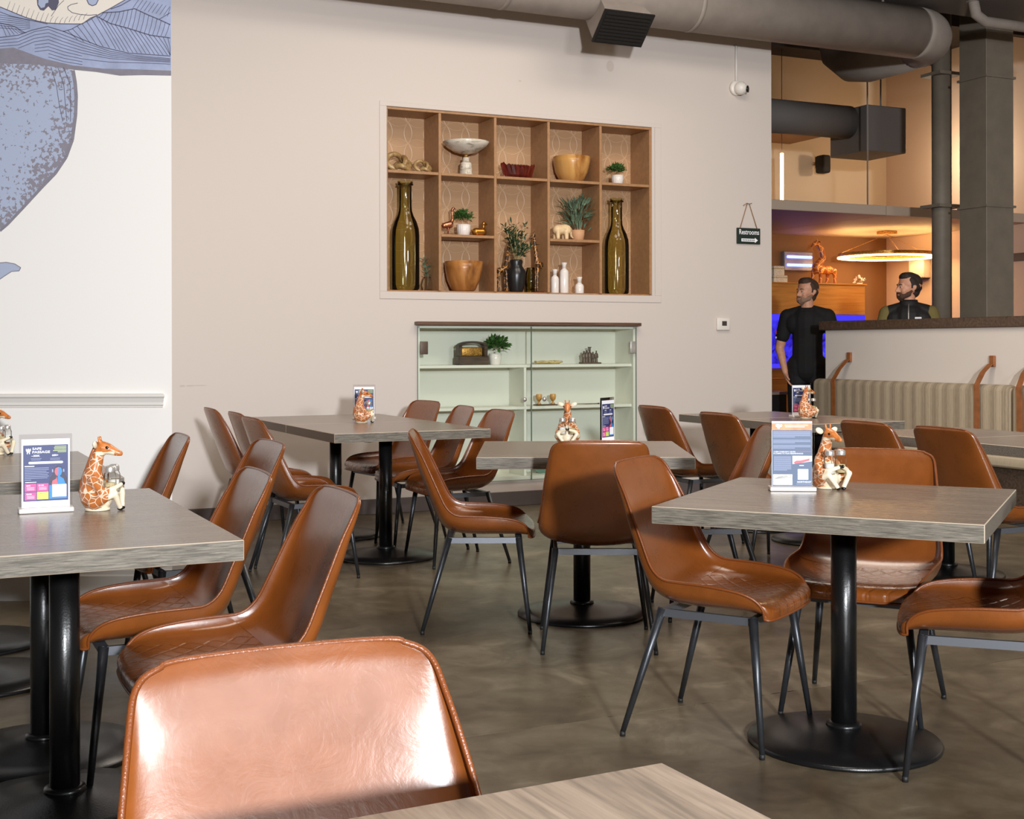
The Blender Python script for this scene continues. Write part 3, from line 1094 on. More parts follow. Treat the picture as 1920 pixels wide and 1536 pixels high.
def wbowl(label, px, z, r, h, mat, v=0.155):
    t = thing('wooden_bowl', label, 'bowl', spot(px, v, z), A)
    wob = lambda a, zz: 1+0.02*sin(3*a+zz*9)
    MB().lathe([(r*0.45, 0), (r*0.62, 0.012), (r*0.86, h*0.4), (r*0.97, h*0.75), (r, h), (r*0.94, h), (r*0.8, h*0.5), (r*0.4, h*0.18), (0, h*0.16)], 40, 0, wob=wob).build('bowl_body', mat, t)
    MB().tube([(r*0.97*cos(a)*wob(a, h), r*0.97*sin(a)*wob(a, h), h) for a in [i*2*PI/40 for i in range(40)]], 0.005, 6, 0, True).build('bowl_rim', mat, t)


wbowl('round light wooden bowl with a dark streak on the upper niche shelf', 1072, Z1, 0.148, 0.2, M['bowllight'])
wbowl('two-tone wooden salad bowl on the niche floor', 869, NF, 0.146, 0.225, M['bowl'])
# small potted plants


def potted(label, px, z, v, pr, ph, n, c, rad, L, w, mat, pmat, fl_=0.0, group=None, cat='plant'):
    t = thing('potted_plant', label, cat, spot(px, v, z), A, group)
    pot(t, pr*0.85, pr, ph, pmat, flute=fl_)
    bush(t, n, c, rad, L, w, mat)
    return t


potted('small bushy green plant in a white pot on the upper right niche shelf', 1158, Z1, 0.13, 0.048, 0.078, 420, (-0.012, 0, 0.115), (0.075, 0.06, 0.05), 0.03, 0.012, M['leaf'], M['ceramic'], 0.02)
potted('small grass-like plant in a fluted white pot on the short left niche shelf', 869, Z2L, 0.12, 0.052, 0.085, 480, (-0.005, 0, 0.135), (0.075, 0.06, 0.055), 0.034, 0.011, M['leaf'], M['ceramic'], 0.03)
t = thing('potted_plant', 'tall grey-green leafy plant in a terracotta pot on the short right niche shelf', 'plant', spot(1083, 0.15, Z2R), A)
pot(t, 0.045, 0.055, 0.085, M['terra'])
mb = MB()
for i in range(120):
    a = random.uniform(0, 2*PI)
    el = random.uniform(0.2, 1.5)
    r = random.uniform(0.02, 0.1)
    leaf_mesh(mb, (r*cos(a)*0.9, r*sin(a)*0.6, 0.08+random.uniform(0, 0.2)), (cos(a)*cos(el), sin(a)*cos(el), sin(el)), random.uniform(0.07, 0.13), 0.018)
for i in range(10):
    leaf_mesh(mb, (0.03+random.uniform(-0.02, 0.02), random.uniform(-.02, .02), 0.24+i*0.006), (random.uniform(-.5, .5), random.uniform(-.4, .4), 1), 0.11, 0.02)
mb.build('foliage', M['leafgrey'], t, kind='stuff')


# birds
def bird(name, label, px, z, v, s, mat, neck):
    t = thing(name, label, 'figurine', spot(px, v, z), A)
    body = [((-0.03, 0, 0.075), (0.02, 0, 0.085), 0.022, 0.03), ((-0.03, 0, 0.075), (-0.065, 0, 0.09), 0.018, 0.005)]
    nk = [((0.03*1, 0, 0.1), (0.045, 0, 0.13), 0.02, 0.011), ((0.045, 0, 0.13), (0.04, 0, 0.165+neck), 0.011, 0.009), ((0.04, 0, 0.165+neck), (0.05, 0, 0.18+neck), 0.012, 0.012), ((0.05, 0, 0.18+neck), (0.075, 0, 0.172+neck), 0.009, 0.003)]
    sc_ = lambda L: [tuple(tuple(x*s for x in q) if isinstance(q, tuple) else q*s for q in cc) for cc in L]
    blob('bird_body', sc_(body+nk), 0.005*s, mat, t, 4)
    for sy in (-1, 1):
        MB().tube([(0, sy*0.012*s, 0.07*s), (0.004*s, sy*0.013*s, 0.012*s)], 0.004*s, 6).build('leg', mat, t)
    MB().box((0.005*s, 0, 0.006*s), (0.08*s, 0.05*s, 0.012*s), bev=0.002).build('base', mat, t)
    return t


bird('swan_figurine', 'copper long-necked bird figurine on the short left niche shelf', 839, Z2L, 0.11, 0.95, M['copper'], 0.035)
t = thing('duck_figurine', 'gold duck figurine beside the fluted pot on the short left niche shelf', 'figurine', spot(899, 0.12, Z2L), A)
blob('duck_body', [((-0.03, 0, 0.034), (0.025, 0, 0.034), 0.032, 0.034), ((-0.03, 0, 0.03), (-0.068, 0, 0.045), 0.02, 0.006), ((0.03, 0, 0.05), (0.034, 0, 0.085), 0.018, 0.012), ((0.034, 0, 0.098), (0.036, 0, 0.1), 0.018, 0.018), ((0.04, 0, 0.098), (0.062, 0, 0.094), 0.01, 0.006)], 0.005, M['gold'], t, 4)
MB().lathe([(0.05, 0), (0.05, 0.006), (0.03, 0.008)], 20).build('base', M['gold'], t)
# elephant
t = thing('elephant_figurine', 'cream carved elephant figurine with lowered trunk in the niche', 'figurine', spot(1053, 0.1, Z2R), A)
blob('elephant_body', [((-0.035, 0, 0.075), (0.03, 0, 0.085), 0.042, 0.04), ((0.05, 0, 0.088), (0.062, 0, 0.082), 0.032, 0.026),
                       ((0.075, 0, 0.07), (0.085, 0, 0.03), 0.014, 0.009), ((0.085, 0, 0.03), (0.1, 0, 0.018), 0.009, 0.006)] +
     [((x, sy*0.024, 0.06), (x, sy*0.026, 0.012), 0.02, 0.0155) for x in (-0.045, 0.03) for sy in (-1, 1)], 0.004, M['elephant'], t, 5)
for sy in (-1, 1):
    MB().ball((0.042, sy*0.036, 0.08), (0.022, 0.006, 0.03)).build('ear', M['elephant'], t)
# white bottles
for lab, px, h, r in (('white ceramic bottle, middle height of three on the niche floor', 1040, 0.185, 0.032), ('tallest white ceramic bottle of three on the niche floor', 1057.5, 0.24, 0.035), ('shortest white ceramic bottle of three on the niche floor', 1086, 0.13, 0.036)):
    t = thing('ceramic_bottle', lab, 'bottle', spot(px, 0.12, NF), A, 'white ceramic bottles on the niche floor')
    s = h
    MB().lathe([(r*0.95, 0), (r, 0.005), (r, s-0.075), (r*0.85, s-0.06), (r*0.5, s-0.05), (r*0.45, s-0.045)], 24).build('bottle_body', M['ceramic'], t)
    MB().lathe([(r*0.45, s-0.045), (r*0.48, s-0.02), (r*0.68, s-0.004), (r*0.66, s), (r*0.4, s)], 24).build('bottle_neck', M['ceramic'], t)
# black vase with greenery
t = thing('black_vase', 'matte black vase of dark greenery in the middle bay of the niche', 'vase', spot(967.5, 0.11, NF), A)
MB().lathe([(0.05, 0), (0.054, 0.01), (0.066, 0.06), (0.076, 0.13), (0.07, 0.17), (0.052, 0.195), (0.046, 0.21), (0.052, 0.235), (0.048, 0.25), (0.036, 0.252), (0.03, 0.2)], 32).build('vase_body', M['ceramicblack'], t)
mb = MB()
for i in range(20):
    a = random.uniform(0, 2*PI)
    tip = Vector((cos(a)*random.uniform(0.04, 0.15), sin(a)*0.07, random.uniform(0.36, 0.54)))
    if tip.x < -0.06:
        tip.x *= 1.05
    mb.tube([(0, 0, 0.22), tip*0.55+Vector((0, 0, 0.12)), tip], 0.0022, 5, 1)
    for j in range(15):
        f = random.uniform(0.35, 1.02)
        p = Vector((0, 0, 0.22)).lerp(tip, f)
        leaf_mesh(mb, p, (random.uniform(-1, 1), random.uniform(-.7, .7), random.uniform(-.2, 1)), random.uniform(0.035, 0.065), 0.016)
mb.build('greenery', [M['leafdark'], M['driftwood']], t, kind='stuff')


def tall_giraffe(label, px, h, v, flip):
    t = thing('giraffe_figurine', label, 'figurine', spot(px, v, NF), A, None)
    f = flip
    hh = h/0.48
    caps = [((-0.03*f, 0, 0.2*hh), (0.02*f, 0, 0.215*hh), 0.022, 0.024), ((0.025*f, 0, 0.22*hh), (0.05*f, 0, 0.42*hh), 0.018, 0.01), ((0.05*f, 0, 0.425*hh), (0.085*f, 0, 0.4*hh), 0.014, 0.008), ((-0.045*f, 0, 0.2*hh), (-0.058*f, 0, 0.12*hh), 0.006, 0.004)]
    caps += [((0.052*f, sy*0.008, 0.435*hh), (0.05*f, sy*0.011, 0.465*hh), 0.004, 0.004) for sy in (-1, 1)]
    caps += [((x*f, sy*0.014, 0.19*hh), (x*f*1.2, sy*0.018, 0.008), 0.012, 0.007) for x in (-0.035, 0.025) for sy in (-1, 1)]
    blob('giraffe_body', caps, 0.005, M['amber'], t, 3)
    MB().box((0, 0, 0.004), (0.11, 0.06, 0.008), bev=0.002).build('base', M['redwood'], t)


tall_giraffe('amber spotted giraffe figurine left of the black vase', 942, 0.40, 0.13, 1)
tall_giraffe('taller amber spotted giraffe figurine right of the black vase', 1012, 0.5, 0.10, -1)
t = thing('olive_glass_vase', 'small dark olive glass vase behind the black vase', 'vase', spot(995, 0.22, NF), A)
MB().lathe([(0.035, 0), (0.045, 0.01), (0.05, 0.1), (0.042, 0.16), (0.03, 0.19), (0.034, 0.2), (0.028, 0.2), (0.026, 0.19), (0.038, 0.15), (0.044, 0.05), (0, 0.02)], 24).build('vase_body', M['olive'], t)
# sprig in a clear glass
t = thing('glass_bud_vase', 'clear glass bud vase with a pale sprig beside the left bottle', 'vase', spot(801, 0.18, NF), A)
MB().lathe([(0.035, 0), (0.045, 0.01), (0.05, 0.05), (0.035, 0.09), (0.025, 0.11), (0.022, 0.11), (0.03, 0.085), (0.044, 0.05), (0.04, 0.012), (0, 0.01)], 24).build('glass_body', M['shaker'], t)
mb = MB()
mb.tube([(0, 0, 0.02), (0.005, 0, 0.12), (-0.01, 0, 0.18), (-0.035, 0, 0.24)], 0.003, 5, 0)
for i in range(26):
    p = Vector((0.005, 0, 0.11)).lerp(Vector((-0.03, 0, 0.24)), random.random())
    leaf_mesh(mb, p, (random.uniform(-1, 1), random.uniform(-.6, .6), random.uniform(0, 1)), 0.05, 0.013)
mb.build('sprig', M['leafgrey'], t, kind='stuff')

# ------------------------------------------------------------------ glass-fronted cabinet let into the wall
cabinet = thing('display_cabinet', 'pale green display cabinet with two glass doors set into the back wall', 'cabinet', R(0, 0), A)
CD = 0.30
g = MB()
w = CU1-CU0
cm = (CU0+CU1)/2
cz = (CZ0+CZ1)/2
g.box((cm, CD, cz), (w, 0.016, CZ1-CZ0))
for sx in (CU0+0.008, CU1-0.008):
    g.box((sx, CD/2, cz), (0.016, CD, CZ1-CZ0))
g.box((cm, CD/2, CZ0+0.012), (w, CD, 0.024))
g.box((cm, CD/2, CZ1-0.008), (w, CD, 0.016))
g.build('carcass', M['cab'], cabinet)
S1 = (on_wall(800, 686)[1]+on_wall(1183, 682)[1])/2
S2 = (on_wall(800, 767)[1]+on_wall(1183, 758)[1])/2
UD = on_wall(987, 700)[0]
for z in (S1, S2):
    MB().box((cm, CD/2+0.005, z-0.011), (w-0.034, CD-0.035, 0.022), bev=0.002).build('cabinet_shelf', M['cab'], cabinet)
MB().box((UD, CD/2+0.005, (CZ0+0.024+S2-0.022)/2), (0.02, CD-0.035, S2-0.022-CZ0-0.025)).build('cabinet_divider', M['cab'], cabinet)
MB().box((UD, CD/2+0.005, (S2+S1-0.022)/2), (0.02, CD-0.035, S1-0.022-S2-0.001)).build('cabinet_divider', M['cab'], cabinet)
MB().box((cm, -0.02, CZ1+0.018), (w+0.05, 0.085, 0.026), bev=0.003).build('top_board', M['cabwood'], cabinet)
UM = on_wall(995, 700)[0]
for side, (a, b) in ((-1, (CU0-0.004, UM-0.002)), (1, (UM+0.002, CU1+0.004))):
    d = MB().box(((a+b)/2, -0.012, cz-0.003), (b-a, 0.006, CZ1-CZ0+0.002)).build('glass_door', M['glass'], cabinet)
    e = MB()
    for q in (a, b):
        e.box((q, -0.012, cz-0.003), (0.003, 0.0075, CZ1-CZ0))
    e.box(((a+b)/2, -0.012, CZ0-0.005), (b-a, 0.0075, 0.003))
    e.build('polished_edge', M['glassedge'], d)
    kx = on_wall(979 if side < 0 else 1016, 749)[0]
    MB().lathe([(0.006, 0), (0.006, 0.012), (0.014, 0.018), (0.018, 0.028), (0.014, 0.038), (0.0, 0.042)], 18, X=Matrix.Translation((kx, -0.0155, on_wall(979, 749)[1])) @ Matrix.Rotation(PI/2, 4, 'X')).build('knob', M['chrome'], d)
    hz = on_wall(985, 652)[1]
    hx = (CU0+0.042) if side < 0 else (CU1-0.03)
    MB().box((hx, -0.02, hz), (0.062 if side < 0 else 0.05, 0.012, 0.095), bev=0.004, seg=2).build('hinge_clamp', M['bronze'] if side < 0 else M['chrome'], d)


def cspot(px, v, z):
    return R(nu(px, v), v, z+0.0006)


t = thing('mantel_clock', 'arched dark wooden mantel piece with brass filigree in the cabinet', 'ornament', cspot(884, 0.12, S1), A)
MB().box((0, 0, 0.032), (0.25, 0.09, 0.064), bev=0.006).build('wooden_base', M['darkbrown'], t)
mb = MB()
for sx in (-1, 1):
    mb.box((sx*0.105, 0, 0.107), (0.026, 0.07, 0.086), bev=0.003)
arch = [(0.118*cos(a), 0.142+0.038*sin(a)) for a in [PI*i/16 for i in range(17)]]
arch2 = [(0.094*cos(a), 0.142+0.024*sin(a)) for a in [PI*(16-i)/16 for i in range(17)]]
for i in range(16):
    mb.prism([(arch[i][0], -0.035, arch[i][1]), (arch[i+1][0], -0.035, arch[i+1][1]), (arch2[15-i][0], -0.035, arch2[15-i][1]), (arch2[16-i][0], -0.035, arch2[16-i][1])], (0, 0.07, 0))
mb.build('arch', M['darkbrown'], t)
MB().box((0, 0.01, 0.1), (0.18, 0.03, 0.07), bev=0.012, seg=2).build('brass_panel', M['brass'], t)
t = thing('potted_plant', 'trailing fern in a white pot beside the arched mantel piece', 'plant', cspot(928, 0.12, S1), A)
pot(t, 0.04, 0.05, 0.085, M['ceramic'])
bush(t, 260, (0.012, 0, 0.135), (0.095, 0.07, 0.07), 0.05, 0.026, M['leaf'])
t = thing('driftwood_piece', 'flat pale driftwood piece on the upper cabinet shelf', 'ornament', cspot(1028, 0.14, S1), A)
mb = MB()
for j in range(3):
    mb.tube([(-0.115+i*0.023, 0.012*(j-1)+random.uniform(-.004, .004), 0.014+random.uniform(0, 0.008)) for i in range(11)], [0.008]+[random.uniform(0.008, 0.0125) for _ in range(9)]+[0.006], 7)
mb.build('driftwood_body', M['driftwood'], t)
t = thing('bronze_figure_group', 'dark bronze group of standing figures on the upper cabinet shelf', 'figurine', cspot(1106, 0.14, S1), A)
MB().box((0, 0, 0.006), (0.165, 0.075, 0.012), bev=0.002).build('base', M['bronze'], t)
for i, (x, h, r) in enumerate(((-0.055, 0.095, 0.017), (-0.03, 0.1, 0.019), (-0.004, 0.102, 0.018), (0.025, 0.09, 0.014), (0.055, 0.1, 0.013))):
    blob('standing_figure', [((x, 0.005*(i % 2), 0.012), (x, 0, h*0.55), r*1.0, r*0.75), ((x, 0, h*0.55), (x, 0, h*0.8), r*0.9, r*0.8), ((x, 0, h*0.98), (x, 0, h), r*0.5, r*0.5),
                             ((x-r*0.9, 0, h*0.78), (x-r*1.0, -0.008, h*0.5), r*0.35, r*0.3), ((x+r*0.9, 0, h*0.78), (x+r*1.0, -0.008, h*0.5), r*0.35, r*0.3)], 0.004, M['bronze'], t, 2)
mb = MB()
mb.box((0, 0, 0.113), (0.006, 0.008, 0.03)).box((-0.012, 0, 0.113), (0.006, 0.008, 0.03)).box((-0.006, 0, 0.13), (0.028, 0.012, 0.008))
mb.build('raised_handle', M['bronze'], t)
t = thing('small_tray', 'dark flat tray under the two wooden egg cups', 'tray', cspot(1022, 0.12, S2), A)
MB().box((0, 0, 0.004), (0.175, 0.08, 0.008), bev=0.002).build('tray_plate', M['darkbrown'], t)
TT = S2+0.009
for lab, px in (('left wooden egg cup on the small tray in the cabinet', 1010), ('right wooden egg cup on the small tray in the cabinet', 1036)):
    t = thing('egg_cup', lab, 'cup', cspot(px, 0.12, TT), A, 'wooden egg cups in the cabinet')
    MB().lathe([(0.018, 0), (0.018, 0.004), (0.007, 0.014), (0.007, 0.022)], 20).build('foot', M['bowllight'], t)
    MB().lathe([(0.007, 0.022), (0.022, 0.04), (0.025, 0.065), (0.022, 0.078), (0.019, 0.078), (0.02, 0.06), (0.0, 0.036)], 20).build('cup_bowl', M['bowllight'], t)
t = thing('iron_pick', 'thin dark metal rod lying on the middle cabinet shelf', 'ornament', cspot(1102, 0.1, S2), A)
mb = MB()
mb.tube([(-0.1, 0, 0.007), (0, 0.004, 0.005), (0.08, 0, 0.005), (0.1, 0, 0.006)], [0.002, 0.003, 0.003, 0.006], 6)
mb.build('rod', M['ceramicblack'], t)
CF = CZ0+0.0245
for lab, px, r in (('pale glass plate with faint lettering leaning at left in the lower cabinet bay', 1014, 0.1), ('pale glass plate leaning behind the front-facing giraffe in the lower cabinet bay', 1058, 0.1)):
    t = thing('glass_plate', lab, 'plate', cspot(px, 0.16, CF+0.085), A, 'glass plates in the cabinet')
    X = Matrix.Rotation(1.25, 4, 'X')
    MB().lathe([(0.0, 0.0), (r*0.7, 0.0), (r, 0.012), (r, 0.016), (r*0.7, 0.004), (0, 0.004)], 32, X=X).build('plate_disc', M['glassedge'], t)
    MB().tube([(-0.03, 0.02, -0.084), (-0.03, -0.02, -0.06), (0.03, -0.02, -0.06), (0.03, 0.02, -0.084)], 0.003, 6).build('plate_stand', M['chrome'], t)

# ------------------------------------------------------------------ wall fittings
u, z = on_wall(1402, 443)
t = thing('restrooms_sign', 'small dark green Restrooms sign hung from a cord on the back wall', 'sign', R(u, 0, z), A)
sw, sh = 0.232, 0.132
MB().box((0, -0.01, 0), (sw, 0.012, sh), bev=0.002).build('board', M['signgreen'], t)
mb = MB()
put_text(mb, 'Restrooms', -0.096, 0.012, 0.198, 0.042, 0, -0.0168, 0.012)
ar = [(-0.075, -0.022), (0.06, -0.022), (0.06, -0.012), (0.09, -0.034), (0.06, -0.056), (0.06, -0.046), (-0.075, -0.046)]
mb.poly([(x, -0.0168, zz) for x, zz in ar], 0)
for i in range(7):
    mb.poly([(-0.066+i*0.018, -0.0172, -0.034), (-0.058+i*0.018, -0.0172, -0.028), (-0.05+i*0.018, -0.0172, -0.034), (-0.058+i*0.018, -0.0172, -0.04)], 1)
mb.build('lettering', [M['pwhite'], M['signgreen']], t)
mb = MB()
hk = 0.27
for sx in (-1, 1):
    mb.tube([(sx*0.088, -0.014, sh/2-0.012), (sx*0.01, -0.008, hk)], 0.003, 6)
mb.tube([(-0.05, -0.01, hk-0.018), (-0.015, -0.01, hk+0.003), (0.01, -0.012, hk-0.002), (0.035, -0.01, hk+0.004)], 0.003, 6)
mb.build('cord', M['jute'], t)
MB().tube([(0, 0.0, hk), (0, -0.016, hk)], 0.004, 8).build('nail', M['chrome'], t)
u, z = on_wall(1354.5, 608)
t = thing('thermostat', 'small white thermostat with a dark screen on the back wall', 'thermostat', R(u, 0, z), A)
MB().box((0, -0.011, 0), (0.125, 0.022, 0.1), bev=0.006, seg=2).build('housing', M['plasticwhite'], t)
MB().box((0.005, -0.0225, 0.006), (0.045, 0.003, 0.038)).build('screen', M['lcd'], t)
u, z = on_wall(1379, 166)
t = thing('security_camera', 'white dome security camera below a conduit on the back wall', 'camera', R(u, 0, z), A)
MB().lathe([(0.062, 0), (0.062, 0.02), (0.055, 0.03), (0, 0.032)], 28, X=Matrix.Rotation(PI/2, 4, 'X')).build('mount', M['plasticwhite'], t)
MB().ball((0.01, -0.062, -0.008), 0.055, n=24).build('ball_housing', M['plasticwhite'], t)
MB().lathe([(0.026, 0), (0.03, 0.012), (0.02, 0.016), (0, 0.016)], 20, X=Matrix.Translation((0.045, -0.095, -0.018)) @ Matrix.Rotation(-0.9, 4, 'Z') @ Matrix.Rotation(-PI/2, 4, 'Y') @ Matrix.Rotation(PI, 4, 'Y')).build('lens', M['ink'], t)
MB().tube([(0, -0.012, 0.06), (0, -0.012, 0.36)], 0.01, 10).build('conduit', M['plasticwhite'], t)

# ------------------------------------------------------------------ ducts
DVV = -0.42
DZ = 3.86
DR = 0.215
duct = thing('round_air_duct', 'long grey round air duct running above the back wall', 'duct', R(0, DVV, DZ), A)
UE = on_wall(1716, 85, DVV)[0]
ring = []
MB().tube([(-2.2, 0, 0), (UE-0.02, 0, 0)], DR, 40).build('duct_run', M['duct'], duct)
for uu in (-0.6, 1.0, 2.6):
    MB().tube([(uu-0.02, 0, 0), (uu+0.02, 0, 0)], DR+0.004, 40).build('duct_seam', M['duct'], duct)
el = [(UE-0.02+0.32*sin(a), 0.32-0.32*cos(a), 0) for a in [PI/2*i/10 for i in range(11)]]
MB().tube(el, DR, 40).build('duct_elbow', M['duct'], duct)
MB().tube([(UE+0.3, 0.32, 0), (UE+0.3, 0.95, 0), (UE+0.29, 1.12, 0.03), (UE+0.28, 1.27, 0.14), (UE+0.28, 1.31, 0.3), (UE+0.28, 1.31, 0.87)], DR, 32).build('duct_branch', M['duct'], duct)
MB().tube([(UE-0.35, 0, DR-0.01), (UE-0.35, 0, 4.75-DZ)], 0.012, 8).build('hanger_rod', M['duct'], duct)
MB().tube([(0.8, 0, DR-0.01), (0.8, 0, 4.75-DZ)], 0.012, 8).build('hanger_rod', M['duct'], duct)
# the diffuser boot with its black grille on the duct
vu, vz = on_wall(1168, 52, -0.62)
boot = thing('duct_diffuser', 'square duct diffuser with a black grille under the round duct', 'vent', R(vu, -0.62, vz), A)
tilt = Matrix.Rotation(-0.75, 4, 'X')
mb = MB()
g4 = [tilt @ Vector(p) for p in ((-0.2, -0.13, 0), (0.2, -0.13, 0), (0.2, 0.13, 0), (-0.2, 0.13, 0))]
b4 = [Vector((x*0.8, 0.2+y, 0.2+zz)) for x, y, zz in ((-0.2, -0.12, 0.05), (0.2, -0.12, 0.05), (0.2, 0.08, -0.1), (-0.2, 0.08, -0.1))]
mb.add(g4+b4, [(0, 1, 5, 4), (1, 2, 6, 5), (2, 3, 7, 6), (3, 0, 4, 7), (4, 5, 6, 7), (3, 2, 1, 0)])
mb.build('boot', M['duct'], boot)
MB().box((0, 0, -0.008), (0.42, 0.28, 0.014), X=tilt).build('grille_plate', M['grille'], boot)
for i in range(9):
    MB().box((0, -0.116+i*0.029, -0.018), (0.38, 0.016, 0.006), X=tilt @ Matrix.Identity(4)).build('grille_blade', M['grille'], boot)

# ------------------------------------------------------------------ half wall, columns, bench
HW = at_y(1548, 700, 11.7)
hu, hv = uv_of(HW.x, HW.y)
HL = 6.5
CAPZ = 1.43
MB().box((0.07, -HL/2, (CAPZ-0.08)/2), (0.14, HL, CAPZ-0.08)).build('wall_partition', M['halfwall'], loc=R(hu, hv), rz=A, kind='structure')
MB().box((0.07, -HL/2+0.03, CAPZ-0.04), (0.2, HL+0.06, 0.08), bev=0.006).build('trim_3', M['cap'], loc=R(hu, hv), rz=A, kind='structure')
t = thing('banquette_bench', 'long built-in bench with striped fabric back cushions along the half wall', 'bench', R(hu, hv), A)
seat = MB().box((-0.33, -HL/2, 0.4), (0.5, HL, 0.1), bev=0.03, seg=3)
seat.build('seat_cushion', M['fabric'], t)
MB().box((-0.3, -HL/2, 0.175), (0.44, HL, 0.349)).build('plinth', M['darkbrown'], t)
BZ = 0.915
lens_ = []
c1 = at_y(1893, 720, 9.7)
cu = -2.0
edges = [0.03]
for px in (1893.5,):
    # length along the wall to the joint between the two cushions
    for k_ in range(400):
        q = R(hu-0.12, hv-k_*0.01)
        if CX+FPX*q.x/q.y >= px:
            edges.append(-k_*0.01)
            break
edges += [edges[1]-1.9, edges[1]-3.8]
for i in range(3):
    a, b = edges[i]-(0.006 if i else 0), edges[i+1]+0.006
    L = a-b
    mb = MB().box((0, 0, 0), (L, 0.13, 0.5), bev=0.05, seg=4)
    o = mb.build('back_cushion', M['fabric'], t, (-0.075, (a+b)/2, BZ-0.25), PI/2)


def yof(px, off):
    for k_ in range(800):
        q = R(hu-off, hv-k_*0.005)
        if CX+FPX*q.x/q.y >= px:
            return -k_*0.005


for lab, pb, pbz, ps in (('tan leather strap with bracket holding the left end of the bench back', 1594, 671, 1563), ('tan leather strap with bracket near the joint of the bench cushions', 1863, 679, 1832), ('tan leather strap with bracket right of the cushion joint', 1935, 684, 1912)):
    yb = yof(pb, 0.0)
    ys = yof(ps, 0.15)
    t = thing('leather_strap', lab, 'strap', R(hu, hv, 0), A, 'leather straps along the bench back')
    q = R(hu, hv+yb)
    zb = HCAM-(pbz-CY)*q.y/FPX
    MB().box((-0.013, yb, zb), (0.022, 0.05, 0.085), bev=0.003).build('bracket', M['strap'], t)
    mb = MB()
    P = [(-0.03, yb, zb-0.02), (-0.1, (yb+ys*1.6)/2.6, BZ+0.09), (-0.15, ys+0.01, BZ-0.01), (-0.153, ys, BZ-0.1), (-0.153, ys, BZ-0.3), (-0.15, ys, BZ-0.47)]
    hw = 0.026
    vv, ff = [], []
    for (x, y, zz) in P:
        vv += [(x, y-hw, zz), (x, y+hw, zz), (x-0.006, y+hw, zz), (x-0.006, y-hw, zz)]
    for i in range(len(P)-1):
        for j in range(4):
            ff.append((i*4+j, i*4+(j+1) % 4, i*4+4+(j+1) % 4, i*4+4+j))
    ff += [(0, 1, 2, 3), tuple(len(vv)-4+j for j in range(4))]
    mb.add(vv, ff)
    mb.build('strap_band', M['strap'], t)

cpos = at_y(1850, 500, 11.6)
ccu, ccv = uv_of(cpos.x, cpos.y)
t = thing('square_column', 'thick square grey-green column behind the half wall', 'column', R(ccu+0.165, ccv+0.165), A)
MB().box((0, 0, 2.37), (0.33, 0.33, 4.74), bev=0.004).build('shaft', M['column'], t)
for zz in (at_y(1850, 385, 11.6).z, at_y(1850, 141, 11.6).z):
    MB().box((0, 0, zz), (0.36, 0.36, 0.02)).build('flange_plate', M['column'], t)
MB().box((0, 0, 0.1), (0.37, 0.37, 0.2), bev=0.004).build('base_plinth', M['column'], t)
cp = at_y(1766, 500, 12.4)
t = thing('round_column', 'slim round grey-green pipe column left of the square column', 'column', (cp.x, cp.y, 0), A)
MB().tube([(0, 0, 0.03), (0, 0, 4.74)], 0.092, 28).build('shaft', M['column'], t)
MB().box((0, 0, at_y(1766, 388, 12.4).z), (0.3, 0.26, 0.03)).build('flange_plate', M['column'], t)
MB().box((0, 0, at_y(1766, 141, 12.4).z), (0.28, 0.26, 0.03)).build('flange_plate', M['column'], t)
MB().lathe([(0.15, 0), (0.15, 0.02), (0.11, 0.03)], 28).build('base_plate', M['column'], t)

# ------------------------------------------------------------------ the bar room beyond
RC = at_y(1662, 449, 16.5)                 # far inner corner
ru, rv = uv_of(RC.x, RC.y)
CANZ = 2.57
MB().box((-4, 0.1, 1.285), (8, 0.2, 2.57)).build('wall_far', M['brownwall'], loc=R(ru, rv), rz=A, kind='structure')
MB().box((-4, 0.1, 3.66), (8, 0.2, 2.18)).build('wall_far_upper', M['cream'], loc=R(ru, rv), rz=A, kind='structure')
MB().box((0.1, -5, 2.375), (0.2, 10, 4.75)).build('wall_right', M['sidewall'], loc=R(ru, rv), rz=A, kind='structure')
cc = at_y(1662, 405, 13.5)
cu_, cv_ = uv_of(cc.x, cc.y)
canopy = thing('ceiling_canopy', 'suspended pale ceiling canopy over the bar', 'canopy', R(cu_, cv_, CANZ), A)
cz2 = cc.z-CANZ
MB().box((-2.6, (rv-cv_)/2, 0.05), (5.2, rv-cv_-0.01, 0.1), bev=0.004).build('canopy_panel', M['canopy'], canopy)
MB().box(((ru-cu_)/2, (rv-cv_)/2, 0.049), (ru-cu_-0.01, rv-cv_-0.01, 0.098)).build('canopy_panel', M['canopy'], canopy)
MB().tube([(-0.12, 0.15, 0.1), (-0.12, 0.15, 2.17)], 0.008, 8).build('suspension_rod', M['duct'], canopy)
MB().tube([(-2.4, 0.3, 0.1), (-2.4, 0.3, 2.17)], 0.008, 8).build('suspension_rod', M['duct'], canopy)
# ring pendant
rc = at_y(1663, 483, 15.4)
t = thing('ring_pendant_light', 'glowing gold ring pendant light hanging under the canopy', 'lamp', (rc.x, rc.y, rc.z), A)
rr = 0.57
circ = [(rr*cos(a), rr*sin(a)) for a in [2*PI*i/64 for i in range(64)]]
vv, ff = [], []
for x, y in circ:
    for q, zz in ((1.0, 0.0085), (1.0, 0.05), (0.965, 0.05), (0.965, 0.0085)):
        vv.append((x*q, y*q, zz))
for i in range(64):
    j = (i+1) % 64
    for q in range(4):
        ff.append((i*4+q, i*4+(q+1) % 4, j*4+(q+1) % 4, j*4+q))
MB().add(vv, ff).build('ring_frame', M['brass'], t)
vv, ff = [], []
for x, y in circ:
    for q, zz in ((1.008, -0.006), (1.008, 0.008), (0.84, 0.008), (0.84, -0.006)):
        vv.append((x*q, y*q, zz))
for i in range(64):
    j = (i+1) % 64
    for q in range(4):
        ff.append((i*4+q, i*4+(q+1) % 4, j*4+(q+1) % 4, j*4+q))
